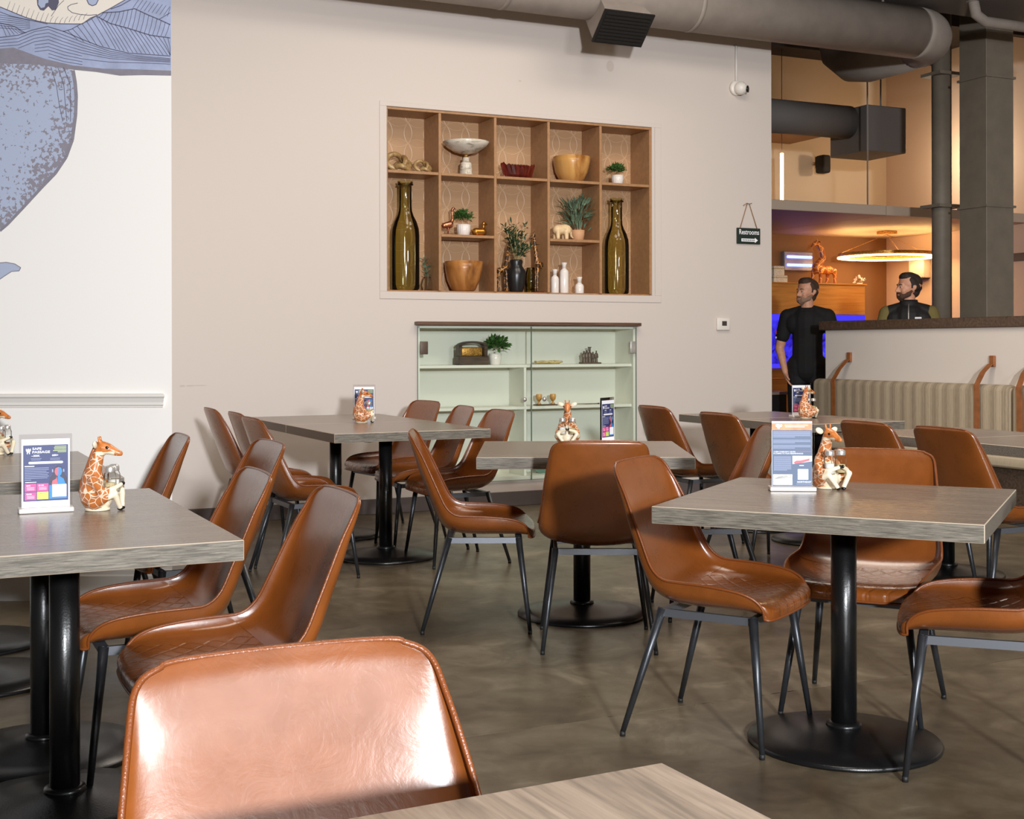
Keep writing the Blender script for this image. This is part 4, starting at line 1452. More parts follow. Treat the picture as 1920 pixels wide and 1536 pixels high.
MB().add(vv, ff).build('light_strip', M['ring'], t)
top = CANZ-rc.z
MB().box((0, 0, top-0.02), (0.17, 0.17, 0.035), bev=0.004).build('ceiling_rose', M['brass'], t)
mb = MB()
for a in (0.5, 2.6, 4.7):
    mb.tube([(0, 0, top-0.04), (rr*0.97*cos(a), rr*0.97*sin(a), 0.05)], 0.0025, 5)
mb.build('suspension_wires', M['brass'], t)
MB().tube([(0, 0, 0.05), (0, 0, 0.09)], 0.016, 10).build('hub', M['plasticwhite'], t)
# linear pendant
lp = at_y(1466, 336, 15.0)
t = thing('tube_pendant_light', 'thin vertical glowing tube pendant at the left of the bar', 'lamp', (lp.x, lp.y, lp.z), A)
MB().tube([(0, 0, -0.3), (0, 0, 0.3)], 0.02, 12).build('light_tube', M['tube'], t)
MB().tube([(0, 0, 0.3), (0, 0, 4.74-lp.z)], 0.004, 6).build('upper_cord', M['ductdark'], t)
MB().tube([(0, 0, -0.3), (0, 0, CANZ+0.101-lp.z)], 0.004, 6).build('lower_cord', M['ductdark'], t)
# wall speaker
sp = at_y(1535, 310, 15.9)
su, sv = uv_of(sp.x, sp.y)
t = thing('wall_speaker', 'small black loudspeaker bracketed to the cream upper bar wall', 'speaker', R(su, rv, sp.z), A)
MB().box((0, -0.2, 0), (0.13, 0.16, 0.22), bev=0.03, seg=3).build('speaker_cabinet', M['grille'], t)
MB().tube([(0.02, -0.12, 0.02), (0.08, -0.06, 0.04), (0.08, 0, 0.04)], 0.02, 8).build('bracket', M['grille'], t)
MB().box((0.08, -0.01, 0.05), (0.07, 0.02, 0.14)).build('wall_plate', M['grille'], t)
# further ducts: box plenum with a round duct feeding it
pb_ = at_y(1650, 245, 14.2)
t = thing('plenum_box_duct', 'dark grey box plenum fed by a round duct over the bar', 'duct', (pb_.x, pb_.y, pb_.z), A)
MB().box((0, 0.2, 0), (0.55, 0.62, 0.5), bev=0.01).build('plenum_box', M['ductdark'], t)
MB().tube([(-0.27, 0.2, 0.1), (-1.6, 0.2, 0.1)], 0.18, 28).build('feed_duct', M['ductdark'], t)
MB().tube([(0.1, 0.1, 0.25), (0.1, 0.1, 4.74-pb_.z)], 0.01, 6).build('hanger_rod', M['duct'], t)
sb = at_y(1500, 262, 15.2)
MB().box((-1.2, 0.35, 0.1), (3.0, 0.9, 0.3)).build('ceiling_soffit', M['brownwall'], loc=(sb.x, sb.y, sb.z+0.1), rz=A, kind='structure')
# overhead pipe by the columns
pp = at_y(1880, 45, 11.0)
t = thing('overhead_pipe', 'dark grey pipe bending down under the ceiling beside the columns', 'pipe', (pp.x, pp.y, pp.z), A)
MB().tube([(-0.35, 0, 0.22), (-0.3, 0, 0.05), (-0.2, 0, 0.0), (0.9, 0, 0.0)], 0.045, 14).build('pipe_run', M['duct'], t)
MB().tube([(-0.35, 0, 0.2), (-0.35, 0, at_y(1800, 8, 10.6).z+0.085-pp.z)], 0.045, 14).build('pipe_riser', M['duct'], t)
dd = at_y(1800, 8, 10.6)
t = thing('rectangular_duct', 'broad dark rectangular duct along the ceiling at upper right', 'duct', (dd.x, dd.y, dd.z), A)
MB().box((0.7, 0.2, 0.28), (2.6, 0.7, 0.38), bev=0.006).build('duct_body', M['ductdark'], t)
MB().tube([(0.2, 0.2, 0.4), (0.2, 0.2, 4.74-dd.z)], 0.01, 6).build('hanger_rod', M['duct'], t)

# aquarium, hood and counter against the far wall
av = rv-0.62
aR = on_wall(1622, 560, av)[0]
aL = aR-2.6
t = thing('aquarium', 'blue-lit aquarium under an orange maple hood behind the man in black', 'aquarium', R(aL, av), A)
zT = at_y(1540, 535, R(aR, av).y).z
zH = at_y(1540, 591, R(aR, av).y).z
zB = at_y(1460, 689, R(aR, av).y).z
Lw = aR-aL
MB().box((Lw/2, 0.3, (zT+zH)/2), (Lw, 0.6, zT-zH), bev=0.004).build('hood', M['hood'], t)
MB().box((Lw/2, 0.29, zT+0.006), (Lw+0.03, 0.62, 0.014)).build('hood_lid', M['hood'], t)
k = N('lit_aquarium_water')
f = k.noise(k.coord((1, 1, 1)), 5, 4, 0.6, 1.2)
cr_ = k.ramp(f, [(0.35, (14, 8, 80)), (0.5, (60, 44, 226)), (0.62, (66, 60, 255)), (0.75, (150, 150, 255))])
k.t.nodes.remove(k.b)
e = k.n('ShaderNodeEmission')
k.l(cr_, e.inputs[0])
e.inputs[1].default_value = 1.0
k.l(e.outputs[0], k.t.nodes['Material Output'].inputs[0])
tank = MB().box((Lw/2, 0.31, (zH+zB)/2), (Lw-0.04, 0.56, zH-zB-0.02)).build('water', k.m, t)
MB().box((Lw/2, 0.02, (zH+zB)/2), (Lw, 0.012, zH-zB)).build('glass_pane', M['glass'], t)
mb = MB()
mb.box((Lw/2, 0.012, zH-0.035), (Lw, 0.024, 0.07)).box((Lw/2, 0.012, zB+0.025), (Lw, 0.024, 0.05))
mb.build('lit_rim', M['bluelit'], t)
mb = MB()
mb.box((Lw/2, 0.3, zB/2), (Lw, 0.58, zB-0.002))
mb.build('stand', M['hood'], t)
for i in range(5):
    MB().box((0.27+i*0.515, 0.005, zB*0.48), (0.48, 0.02, zB*0.8), bev=0.004).build('stand_door', M['hood'], t)
# things on the hood
ps_ = at_y(1529, 529, R(aR, av).y+0.2)
gu, gv = uv_of(ps_.x, ps_.y)
t = thing('giraffe_statue', 'standing giraffe statue with curved neck on top of the aquarium hood', 'statue', R(gu, av+0.3, zT+0.0135), A)
M['statue'] = giraffe_skin('statue_spots', 15, (150, 84, 36), (232, 164, 88))
G = 0.0062*1.02
gp = lambda x, y, yy=0.0: ((x-1529)*G, yy, (531-y)*G)
caps = [(gp(1519, 503), gp(1548, 503), 0.052, 0.05), (gp(1516, 497), gp(1532, 482), 0.05, 0.04), (gp(1532, 482), gp(1530, 465), 0.04, 0.034), (gp(1530, 465), gp(1520, 453), 0.034, 0.028), (gp(1518, 452), gp(1513, 453), 0.03, 0.026), (gp(1513, 453), gp(1506, 460), 0.024, 0.016), (gp(1518, 448), gp(1519, 444), 0.007, 0.006),
        (gp(1553, 500), gp(1560, 512), 0.012, 0.006)]
for x0, x1, sy in ((1516, 1508, 0.04), (1522, 1520, -0.04), (1549, 1546, 0.04), (1554, 1556, -0.04)):
    caps += [(gp(x0, 505, sy), gp((x0+x1)/2+1, 518, sy), 0.034, 0.02), (gp((x0+x1)/2+1, 518, sy), gp(x1, 529, sy), 0.02, 0.018)]
blob('giraffe_body', caps, 0.009, M['statue'], t, 4)
for sy in (-1, 1):
    MB().ball(gp(1521, 450, sy*0.035), (0.014, 0.022, 0.012)).build('ear', M['statue'], t)
fu = on_wall(1612, 525, av+0.3)[0]
t = thing('white_orchid', 'small white flowers on the right end of the aquarium hood', 'plant', R(fu, av+0.3, zT+0.0135), A)
pot(t, 0.03, 0.035, 0.03, M['ceramic'])
mb = MB()
for i in range(26):
    d = Vector((random.gauss(0, 1), random.gauss(0, .6), random.uniform(0, 1))).normalized()
    leaf_mesh(mb, Vector((0, 0, 0.03))+Vector((d.x*0.06, d.y*0.04, d.z*0.07)), d, 0.035, 0.03)
mb.build('petals', M['ceramic'], t, kind='stuff')
bx = on_wall(1457, 520, av+0.25)[0]
for lab, w_, h_, zz, dx in (('lower pale cardboard box of the two stacked on the hood', 0.2, 0.09, 0, 0.0), ('upper pale cardboard box of the two stacked on the hood', 0.15, 0.11, 0.0905, -0.02)):
    t = thing('cardboard_box', lab, 'box', R(bx+dx, av+0.25, zT+0.0135+zz), A, 'stacked boxes on the hood')
    MB().box((0, 0, h_/2), (w_, 0.14, h_), bev=0.003).build('box_body', M['psand'], t)
    MB().box((0, 0, h_*0.72), (w_+0.002, 0.142, 0.012)).build('lid_band', M['driftwood'], t)
fx_ = at_y(1486, 491, R(aR, rv).y-0.2)
fu, fv = uv_of(fx_.x, fx_.y)
t = thing('fluorescent_fixture', 'wall light box with two blue fluorescent tubes beside the giraffe statue', 'lamp', R(fu, rv, fx_.z), A)
MB().box((0, -0.04, 0), (0.43, 0.08, 0.235), bev=0.008).build('housing', M['steel'], t)
for zz in (0.05, -0.05):
    MB().tube([(-0.18, -0.095, zz), (0.18, -0.095, zz)], 0.017, 12).build('light_tube', M['uv'], t)
# paper towel dispenser and rail on the pale side wall
dv_ = None
for k_ in range(900):
    q = R(ru, rv-k_*0.01)
    if CX+FPX*q.x/q.y >= 1731:
        dv_ = rv-k_*0.01
        break
q = R(ru, dv_)
t = thing('towel_dispenser', 'white paper towel dispenser on the pale side wall behind the bearded man', 'dispenser', R(ru, dv_, HCAM-(506-CY)*q.y/FPX), A)
MB().box((-0.06, 0, 0), (0.12, 0.26, 0.23), bev=0.012, seg=2).build('housing', M['plasticwhite'], t)
MB().box((-0.06, 0, -0.12), (0.1, 0.22, 0.012)).build('outlet', M['grille'], t)
q = R(ru, rv-2.0)
MB().box((-0.012, -4.5, 0), (0.024, 6, 0.09)).build('trim_4', M['base'], loc=R(ru, rv-0.3, 2.2), rz=A, kind='structure')

# service counter between the bar and the tables
sk = at_y(1462, 745, 12.9)
su, sv = uv_of(sk.x, sk.y)
t = thing('service_counter', 'low service counter at the wall end with a dark front', 'counter', R(su-0.55, sv), A)
MB().box((0, 0.3, 0.36), (1.3, 0.55, 0.72)).build('cabinet_base', M['ceramicblack'], t)
MB().box((0, 0.3, 0.735), (1.36, 0.6, 0.028), bev=0.003).build('counter_top', M['counter'], t)

q = at_h(1480, 735, 0.75)
mq = R(su-0.2, sv+0.16, 0.7495)
t = thing('coffee_mug', 'black mug on the service counter by the man in black', 'mug', mq, A)
MB().lathe([(0.036, 0), (0.04, 0.004), (0.041, 0.1), (0.037, 0.1), (0.036, 0.01), (0, 0.008)], 24).build('mug_body', M['ceramicblack'], t)
MB().tube([(-0.04+0.0, 0, 0.08), (-0.07, 0, 0.075), (-0.076, 0, 0.05), (-0.066, 0, 0.026), (-0.04, 0, 0.022)], 0.006, 8).build('handle', M['ceramicblack'], t)
# ------------------------------------------------------------------ chairs
CEN = [(-.288, .845), (-.284, .836), (-.277, .82), (-.268, .79), (-.256, .75), (-.236, .68), (-.209, .60), (-.181, .53), (-.143, .470), (-.082, .443), (0, .437), (.08, .44), (.15, .446), (.215, .447), (.252, .43), (.253, .404)]
EDGP = [(-.284, .838), (-.276, .829), (-.264, .812), (-.247, .782), (-.226, .745), (-.195, .68), (-.158, .60), (-.125, .535), (-.085, .503), (-.03, .498), (.04, .496), (.11, .49), (.165, .48), (.202, .462), (.222, .435), (.222, .404)]
OUT = [(-.296, .843), (-.3, .835), (-.295, .815), (-.286, .785), (-.273, .745), (-.250, .675), (-.222, .60), (-.195, .53), (-.16, .452), (-.1, .410), (0, .400), (.08, .400), (.14, .400), (.19, .400), (.228, .400), (.252, .402)]
WID = [.152, .174, .187, .194, .201, .212, .222, .232, .238, .239, .238, .234, .226, .215, .203, .190]


def subdiv(L, n=3):                         # Catmull-Rom through the stations
    out = []
    for i in range(len(L)-1):
        p0, p1, p2, p3 = L[max(i-1, 0)], L[i], L[i+1], L[min(i+2, len(L)-1)]
        for k_ in range(n):
            t_ = k_/n
            out.append(tuple(0.5*((2*b)+(-a+c)*t_+(2*a-5*b+4*c-d)*t_*t_+(-a+3*b-3*c+d)*t_**3) for a, b, c, d in zip(p0, p1, p2, p3)))
    out.append(tuple(L[-1]))
    return out


CENs, EDGs, OUTs = subdiv(CEN), subdiv(EDGP), subdiv(OUT)
WIDs = [x[0] for x in subdiv([(w_,) for w_ in WID])]
NS = 22


def shell_grid(mid, i0, i1, q, wadd=0.0):
    vv, ff = [], []
    for i in range(i0, i1+1):
        for j in range(NS+1):
            th = -PI/2+PI*j/NS
            f = 1-abs(cos(th))**q
            x = (WIDs[i]+wadd)*sin(th)
            c, e_ = mid[i], EDGs[i]
            vv.append((x, c[0]+(e_[0]-c[0])*f, c[1]+(e_[1]-c[1])*f))
    n = NS+1
    for i in range(i1-i0):
        for j in range(NS):
            ff.append((i*n+j, i*n+j+1, (i+1)*n+j+1, (i+1)*n+j))
    return vv, ff


NL = len(CENs)-1
BEND = 26


def make_chair():
    t = thing('leather_chair', 'x', 'chair', (0, 0, 0), 0, 'brown leather dining chairs')
    MB().add(*shell_grid(OUTs, 0, NL, 0.62), 0, True).build('outer_shell', M['leather'], t)
    MB().add(*shell_grid(CENs, 0, BEND, 0.6), 0, True).build('backrest', M['leather'], t)
    vv, ff = shell_grid(CENs, BEND, NL, 0.55)
    sb_ = MB().add(vv, ff, 0, True)
    for n_, f_ in enumerate(ff):
        if sum(abs(vv[q_][0]) for q_ in f_)/4 < 0.178:
            sb_.mi[n_] = 1
    sb_.build('seat', [M['leather'], M['quilt']], t)
    per = [(-WIDs[i], EDGs[i][0], EDGs[i][1]) for i in range(NL+1)]
    front = [(WIDs[NL]*sin(-PI/2+PI*j/NS), CENs[NL][0]+(EDGs[NL][0]-CENs[NL][0])*(1-abs(cos(-PI/2+PI*j/NS))**0.55), CENs[NL][1]-0.002) for j in range(1, NS)]
    topp = [(WIDs[0]*sin(-PI/2+PI*j/NS), (CENs[0][0]+OUTs[0][0])/2+(EDGs[0][0]-(CENs[0][0]+OUTs[0][0])/2)*(1-abs(cos(-PI/2+PI*j/NS))**0.7), CENs[0][1]+(EDGs[0][1]-CENs[0][1])*(1-abs(cos(-PI/2+PI*j/NS))**0.7)) for j in range(1, NS)]
    loop = per+front+[(-x, y, z_) for x, y, z_ in reversed(per)]+list(reversed(topp))
    MB().tube(loop, 0.0045, 7, 0, True).build('piping', M['piping'], t)
    fr = MB()
    for sx in (-1, 1):
        fr.box((sx*0.168, 0.033, 0.388), (0.014, 0.29, 0.024))
    for y in (-0.112, 0.178):
        fr.box((0, y, 0.388), (0.33, 0.022, 0.024))
    fr.build('seat_frame', M['rail'], t)
    for sx in (-1, 1):
        for y0, y1 in ((-0.115, -0.227), (0.18, 0.227)):
            top_, bot = Vector((sx*0.17, y0, 0.4)), Vector((sx*0.223, y1, 0.012))
            lg = MB().tube([top_, top_.lerp(bot, 0.5), bot], [0.0145, 0.0115, 0.0085], 14).build('leg', M['gunmetal'], t)
            MB().tube([bot+Vector((0, 0, -0.012)), bot+Vector((0, 0, 0.004))], 0.0088, 12).build('foot_cap', M['rubber'], lg)
    return t


chair0 = make_chair()
used = []


def chair(label, x, y, deg, back=None):
    """x, y: centre of the feet; or back=True: centre of the top of the backrest"""
    h = math.radians(deg)
    if back:
        x += 0.288*cos(h)
        y += 0.288*sin(h)
    r = h-PI/2
    if not used:
        used.append(1)
        chair0.location = (x, y, 0)
        chair0.rotation_euler = (0, 0, r)
        chair0['label'] = label
        return chair0
    return copy_tree(chair0, label, (x, y, 0), r)


def bt(px, py):
    return at_h(px, py, 0.845)


U = math.degrees(A)
chair('near brown leather chair facing us with a bright shine, cut by the lower frame edge', -0.279, 1.594, U-90, True)
chair('large brown leather chair at the near right corner of the left front table', -0.442, 3.335, U+180, True)
chair('brown leather chair behind the large one on the right side of the left front table', -0.76, 3.87, U+180, True)
chair('brown leather chair half hidden, third back in the row right of the left tables', -0.944, 5.07, U+184, True)
chair('brown leather chair against the mural wall corner at the table with a seam', -1.39, 5.45, U+180, True)
chair('leftmost brown leather chair by the back wall casting a shadow on it', -1.81, 7.74, U, True)
chair('middle brown leather chair on the left side of the two joined back tables', -1.555, 7.25, U, True)
chair('nearest brown leather chair on the left side of the two joined back tables', -1.11, 6.873, U+2)
chair('brown leather chair in front of the left end of the glass cabinet', -0.572, 8.72, U+190, True)
chair('narrow-looking brown leather chair, middle of three before the glass cabinet', -0.284, 7.95, U+175, True)
chair('rightmost brown leather chair of three before the glass cabinet', -0.055, 7.46, U+180, True)
chair('brown leather chair in side view at the left end of the middle table', -0.155, 5.675, 0.5)
chair('brown leather chair seen from behind, tucked to the middle table', 0.345, 5.315, 89)
chair('greyish-lit brown leather chair behind the right front table, facing left', 1.19, 5.94, 184, True)
chair('large brown leather chair at the left of the right front table', 0.652, 4.105, -31)
chair('brown leather chair facing us behind the right front table with the flyer', 1.181, 4.349, -117)
chair('brown leather chair at lower right cut by the right frame edge', 1.38, 3.74, 161)
chair('brown leather chair right of the cabinet by the back wall', 0.855, 7.92, U, True)
chair('brown leather chair before the dark-edged table below the restrooms sign', 1.12, 7.11, U, True)
chair('brown leather chair behind the giraffe shaker holder near the bench', 1.70, 6.27, U, True)
chair('brown leather chair nearest the right frame edge before the bench', 1.925, 5.82, U, True)


# ------------------------------------------------------------------ tables
def make_table(label, x, y, rz, w, d, peds, cross=False, group='grey oak tables'):
    t = thing('dining_table', label, 'table', (x, y, 0), rz, group)
    mb = MB()
    mb.box((0, 0, 0.725), (w, d, 0.05), 0, bev=0.0022)
    tp = mb.build('table_top', [M['topY'] if cross else M['top'], M['edge'], M['edgeline']], t)
    for p in tp.data.polygons:
        if abs(p.normal.z) < 0.5:
            p.material_index = 1
        if max(abs(q) for q in p.normal) < 0.95:
            p.material_index = 2
    for (ux, vy) in peds:
        pd = MB()
        pd.lathe([(0.29, 0.001), (0.292, 0.008), (0.286, 0.016), (0.2, 0.028), (0.1, 0.042), (0.055, 0.052), (0.0, 0.052)], 56, X=Matrix.Translation((ux, vy, 0)))
        b_ = pd.build('pedestal_base', M['black'], t)
        MB().tube([(ux, vy, 0.05), (ux, vy, 0.69)], 0.0385, 28).build('pedestal_column', M['black'], t)
        MB().lathe([(0.055, 0.05), (0.052, 0.062), (0.04, 0.066)], 28, X=Matrix.Translation((ux, vy, 0))).build('collar', M['black'], b_)
        sp_ = MB()
        for a in (PI/4, -PI/4):
            sp_.box((0, 0, 0), (0.5, 0.03, 0.022), X=Matrix.Translation((ux, vy, 0.687)) @ Matrix.Rotation(a, 4, 'Z'))
        sp_.build('support_arms', M['black'], t)
    return t


def ctr(x, y, th, w, d):                      # centre from the front-left corner
    return x+cos(th)*w/2-sin(th)*d/2, y+sin(th)*w/2+cos(th)*d/2


S = 0.914
cx_, cy_ = ctr(0.4032, 3.7535, -0.4549, S, S)
T5 = (cx_, cy_, -0.4549)
make_table('grey oak table at right front with a flyer and giraffe holder', cx_, cy_, -0.4549, S, S, [(0, 0)])
cx_, cy_ = ctr(-0.1505, 5.4053, -0.0173, S, S)
T4 = (cx_, cy_, -0.0173)
make_table('grey oak table in the middle, before the glass cabinet', cx_, cy_, -0.0173, S, S, [(0, 0)])
cx_, cy_ = ctr(-0.9416, 6.8544, 0.4534, S, S)
T3 = (cx_, cy_, 0.4534)
make_table('nearer grey oak table of the two joined tables by the back wall', cx_, cy_, 0.4534, S, S-0.003, [(0, 0)])
dx, dy = -sin(0.4534)*S, cos(0.4534)*S
make_table('farther grey oak table of the two joined tables by the back wall', cx_+dx, cy_+dy, 0.4534, S, S-0.003, [(0, 0)])
cx_, cy_ = ctr(-1.4699, 2.7217, 0.4469, S, 1.268)
T1 = (cx_, cy_, 0.4469)
make_table('long grey oak table at left front with the blue poster and giraffe holder', cx_, cy_, 0.4469, S, 1.268, [(0.1, -0.15), (0.1, 0.37)])
fr_ = (-1.384, 4.62)
th = 0.4469
w1, d1, d2 = 0.914, 0.655, 0.62
cx_, cy_ = fr_[0]-cos(th)*w1/2-sin(th)*d1/2, fr_[1]-sin(th)*w1/2+cos(th)*d1/2
T2 = (cx_, cy_, th)
make_table('nearer small grey oak table behind the left front table', cx_, cy_, th, w1, d1-0.004, [(0, 0)])
cx_, cy_ = fr_[0]-cos(th)*w1/2-sin(th)*(d1+d2/2), fr_[1]-sin(th)*w1/2+cos(th)*(d1+d2/2)
make_table('farther small grey oak table against the mural wall', cx_, cy_, th, w1, d2-0.004, [(0, 0)])
T2b = (cx_, cy_, th)
# right back group (long edges run towards us along the bench)
c6 = Vector((1.13, 8.78))
for i, lab in enumerate(('farther dark-edged grey table of the two joined by the half wall end', 'nearer dark-edged grey table of the two joined by the half wall end')):
    o = c6+Vector((UX, UY))*0.395+Vector((UY, -UX))*(0.33+0.66*i)
    make_table(lab, o.x, o.y, A, 0.79, 0.656, [(0, 0)])
    if i == 0:
        T6 = (o.x, o.y, A)
    else:
        T6b = (o.x, o.y, A)
c7 = Vector((1.807, 6.99))
for i, lab in enumerate(('grey table before the striped bench behind two chairs', 'grey table before the striped bench at the right frame edge')):
    o = c7+Vector((UX, UY))*0.395+Vector((UY, -UX))*(0.33+0.66*i)
    make_table(lab, o.x, o.y, A, 0.79, 0.656, [(0, 0)])
# nearest table, only its far corner in view
th = 0.475
o = Vector((0.1673, 1.449))-Vector((cos(th), sin(th)))*S/2+Vector((sin(th), -cos(th)))*S/2
make_table('nearest grey oak table, only its far corner in view at the bottom', o.x, o.y, th, S, S, [(0, 0)], cross=True)

# ------------------------------------------------------------------ giraffe shaker holders
GX = lambda L: L


def make_holder():
    t = thing('giraffe_holder', 'x', 'figurine', (0, 0, 0), 0, 'giraffe shaker holders')
    body = [((-.014, 0, .031), (.012, 0, .031), .031, .03), ((-.006, 0, .046), (-.008, 0, .05), .045, .043), ((-.008, 0, .05), (-.013, 0, .09), .04, .031), ((-.013, 0, .09), (-.009, 0, .118), .030, .022),
            ((-.009, 0, .118), (.002, 0, .158), .022, .0165), ((.002, 0, .158), (.012, 0, .176), .0165, .017), ((.014, 0, .178), (.03, 0, .174), .0185, .0165), ((.03, 0, .174), (.054, 0, .164), .016, .0105), ((.054, 0, .164), (.064, 0, .161), .0105, .008)]
    for sy in (-1, 1):
        body += [((.008, sy*.008, .19), (.006, sy*.010, .208), .0042, .0042)]
        body += [((-.006, sy*.03, .088), (.022, sy*.047, .058), .0145, .0115), ((.022, sy*.047, .058), (.052, sy*.036, .064), .0105, .0085), ((.052, sy*.036, .064), (.068, sy*.008, .074), .0085, .0065)]
        body += [((.0, sy*.028, .026), (.034, sy*.048, .042), .023, .013), ((.034, sy*.048, .042), (.058, sy*.044, .052), .013, .0095), ((.058, sy*.044, .052), (.066, sy*.012, .008), .0095, .0075)]

    def zone(c):
        if c.x > 0.044 and c.z < 0.12:
            return 1
        if c.x > 0.018 and abs(c.y) < 0.03 and c.z < 0.1:
            return 1
        if c.z > 0.158 and c.x > 0.0:
            return 2 if not (c.z < 0.166 and c.x < 0.05) else 1
        return 0
    blob('giraffe_body', body, 0.0036, [M['gir'], M['gircream'], M['girtan']], t, 3, zone)
    for sy in (-1, 1):
        er = MB()
        er.ball((0, 0, 0), (0.006, 0.017, 0.010), 0, 12, Matrix.Translation((.0, sy*.03, .188)) @ Matrix.Rotation(sy*0.4, 4, 'X'))
        er.build('ear', M['gircream'], t)
        MB().ball((.030, sy*.0158, .179), (.0048, .003, .0045), 0, 10).build('eye', M['ink'], t)
        MB().ball((.066, sy*.011, .006), (.009, .008, .006), 0, 10).build('hoof', M['ink'], t)
        MB().ball((.07, sy*.005, .076), (.006, .005, .006), 0, 10).build('hand_hoof', M['ink'], t)
    MB().tube([(-.001, 0, .194), (-.0145, 0, .163), (-.030, 0, .12), (-.043, 0, .085), (-.051, 0, .05)], [.004, .005, .005, .005, .003], 8).build('mane', M['girmane'], t)
    MB().lathe([(.033, 0.0), (.036, 0.003), (.034, 0.008), (0, 0.008)], 28).build('base', M['gircream'], t)
    return t


def make_shaker(kind):
    t = thing('salt_shaker' if kind == 'salt' else 'pepper_shaker', 'x', 'shaker', (0, 0, 0), 0, 'salt and pepper shakers')
    wob = lambda a, z: 1+0.035*cos(a*10) if z < 0.052 else 1
    MB().lathe([(.0165, 0), (.018, .003), (.0178, .05), (.0155, .056), (.0135, .06), (.0135, .064)], 40, wob=wob).build('glass_jar', M['shaker'], t)
    hgt = .034 if kind == 'salt' else .03
    MB().lathe([(.0, .004), (.0145, .004), (.0148, hgt), (0, hgt+.001)], 20).build('salt' if kind == 'salt' else 'pepper', M[kind], t)
    MB().lathe([(.0148, .06), (.0152, .062), (.015, .072), (.0135, .076), (.008, .0785), (0, .079)], 24).build('cap', M['chrome'], t)
    return t


holder0 = None
shk = {}


def holder(tab, lx, ly, deg, where, swap=False, world=None):
    """giraffe at table-local or world position, heading deg; its two shakers ride in its arms"""
    global holder0
    x, y = world
    r = math.radians(deg)
    lab = 'ceramic giraffe shaker holder '+where
    if holder0 is None:
        holder0 = make_holder()
        holder0.location = (x, y, 0.7505)
        holder0.rotation_euler = (0, 0, r)
        holder0['label'] = lab
    else:
        copy_tree(holder0, lab, (x, y, 0.7505), r)
    for kd, sy in (('salt', 1 if not swap else -1), ('pepper', -1 if not swap else 1)):
        lx_, ly_ = 0.040, sy*0.0235
        p = (x+lx_*cos(r)-ly_*sin(r), y+lx_*sin(r)+ly_*cos(r), 0.7505+0.05)
        lab2 = ('glass salt shaker' if kd == 'salt' else 'glass pepper shaker')+' held by the giraffe '+where
        if kd not in shk:
            shk[kd] = make_shaker(kd)
            shk[kd].location = p
            shk[kd].rotation_euler = (0, 0, r)
            shk[kd]['label'] = lab2
        else:
            copy_tree(shk[kd], lab2, p, r)


def tw(px, py):
    p = at_h(px, py, 0.75)
    return p.x, p.y


holder(T1, 0, 0, 4, 'on the left front table', world=tw(183, 957))
holder(T5, 0, 0, -62, 'on the right front table', swap=True, world=tw(1550, 916))
holder(T4, 0, 0, -93, 'on the middle table, looking at us', swap=True, world=tw(1064, 834))
holder(T3, 0, 0, 20, 'on the joined back tables', world=tw(678, 793))
holder(T6, 0, 0, 24, 'on the table by the half wall end', world=tw(1511, 785))
holder(T2, 0, 0, -10, 'cut by the left frame edge', world=tw(-8, 853))


# ------------------------------------------------------------------ table signs
def sheet(paper_w, paper_h):
    return MB()


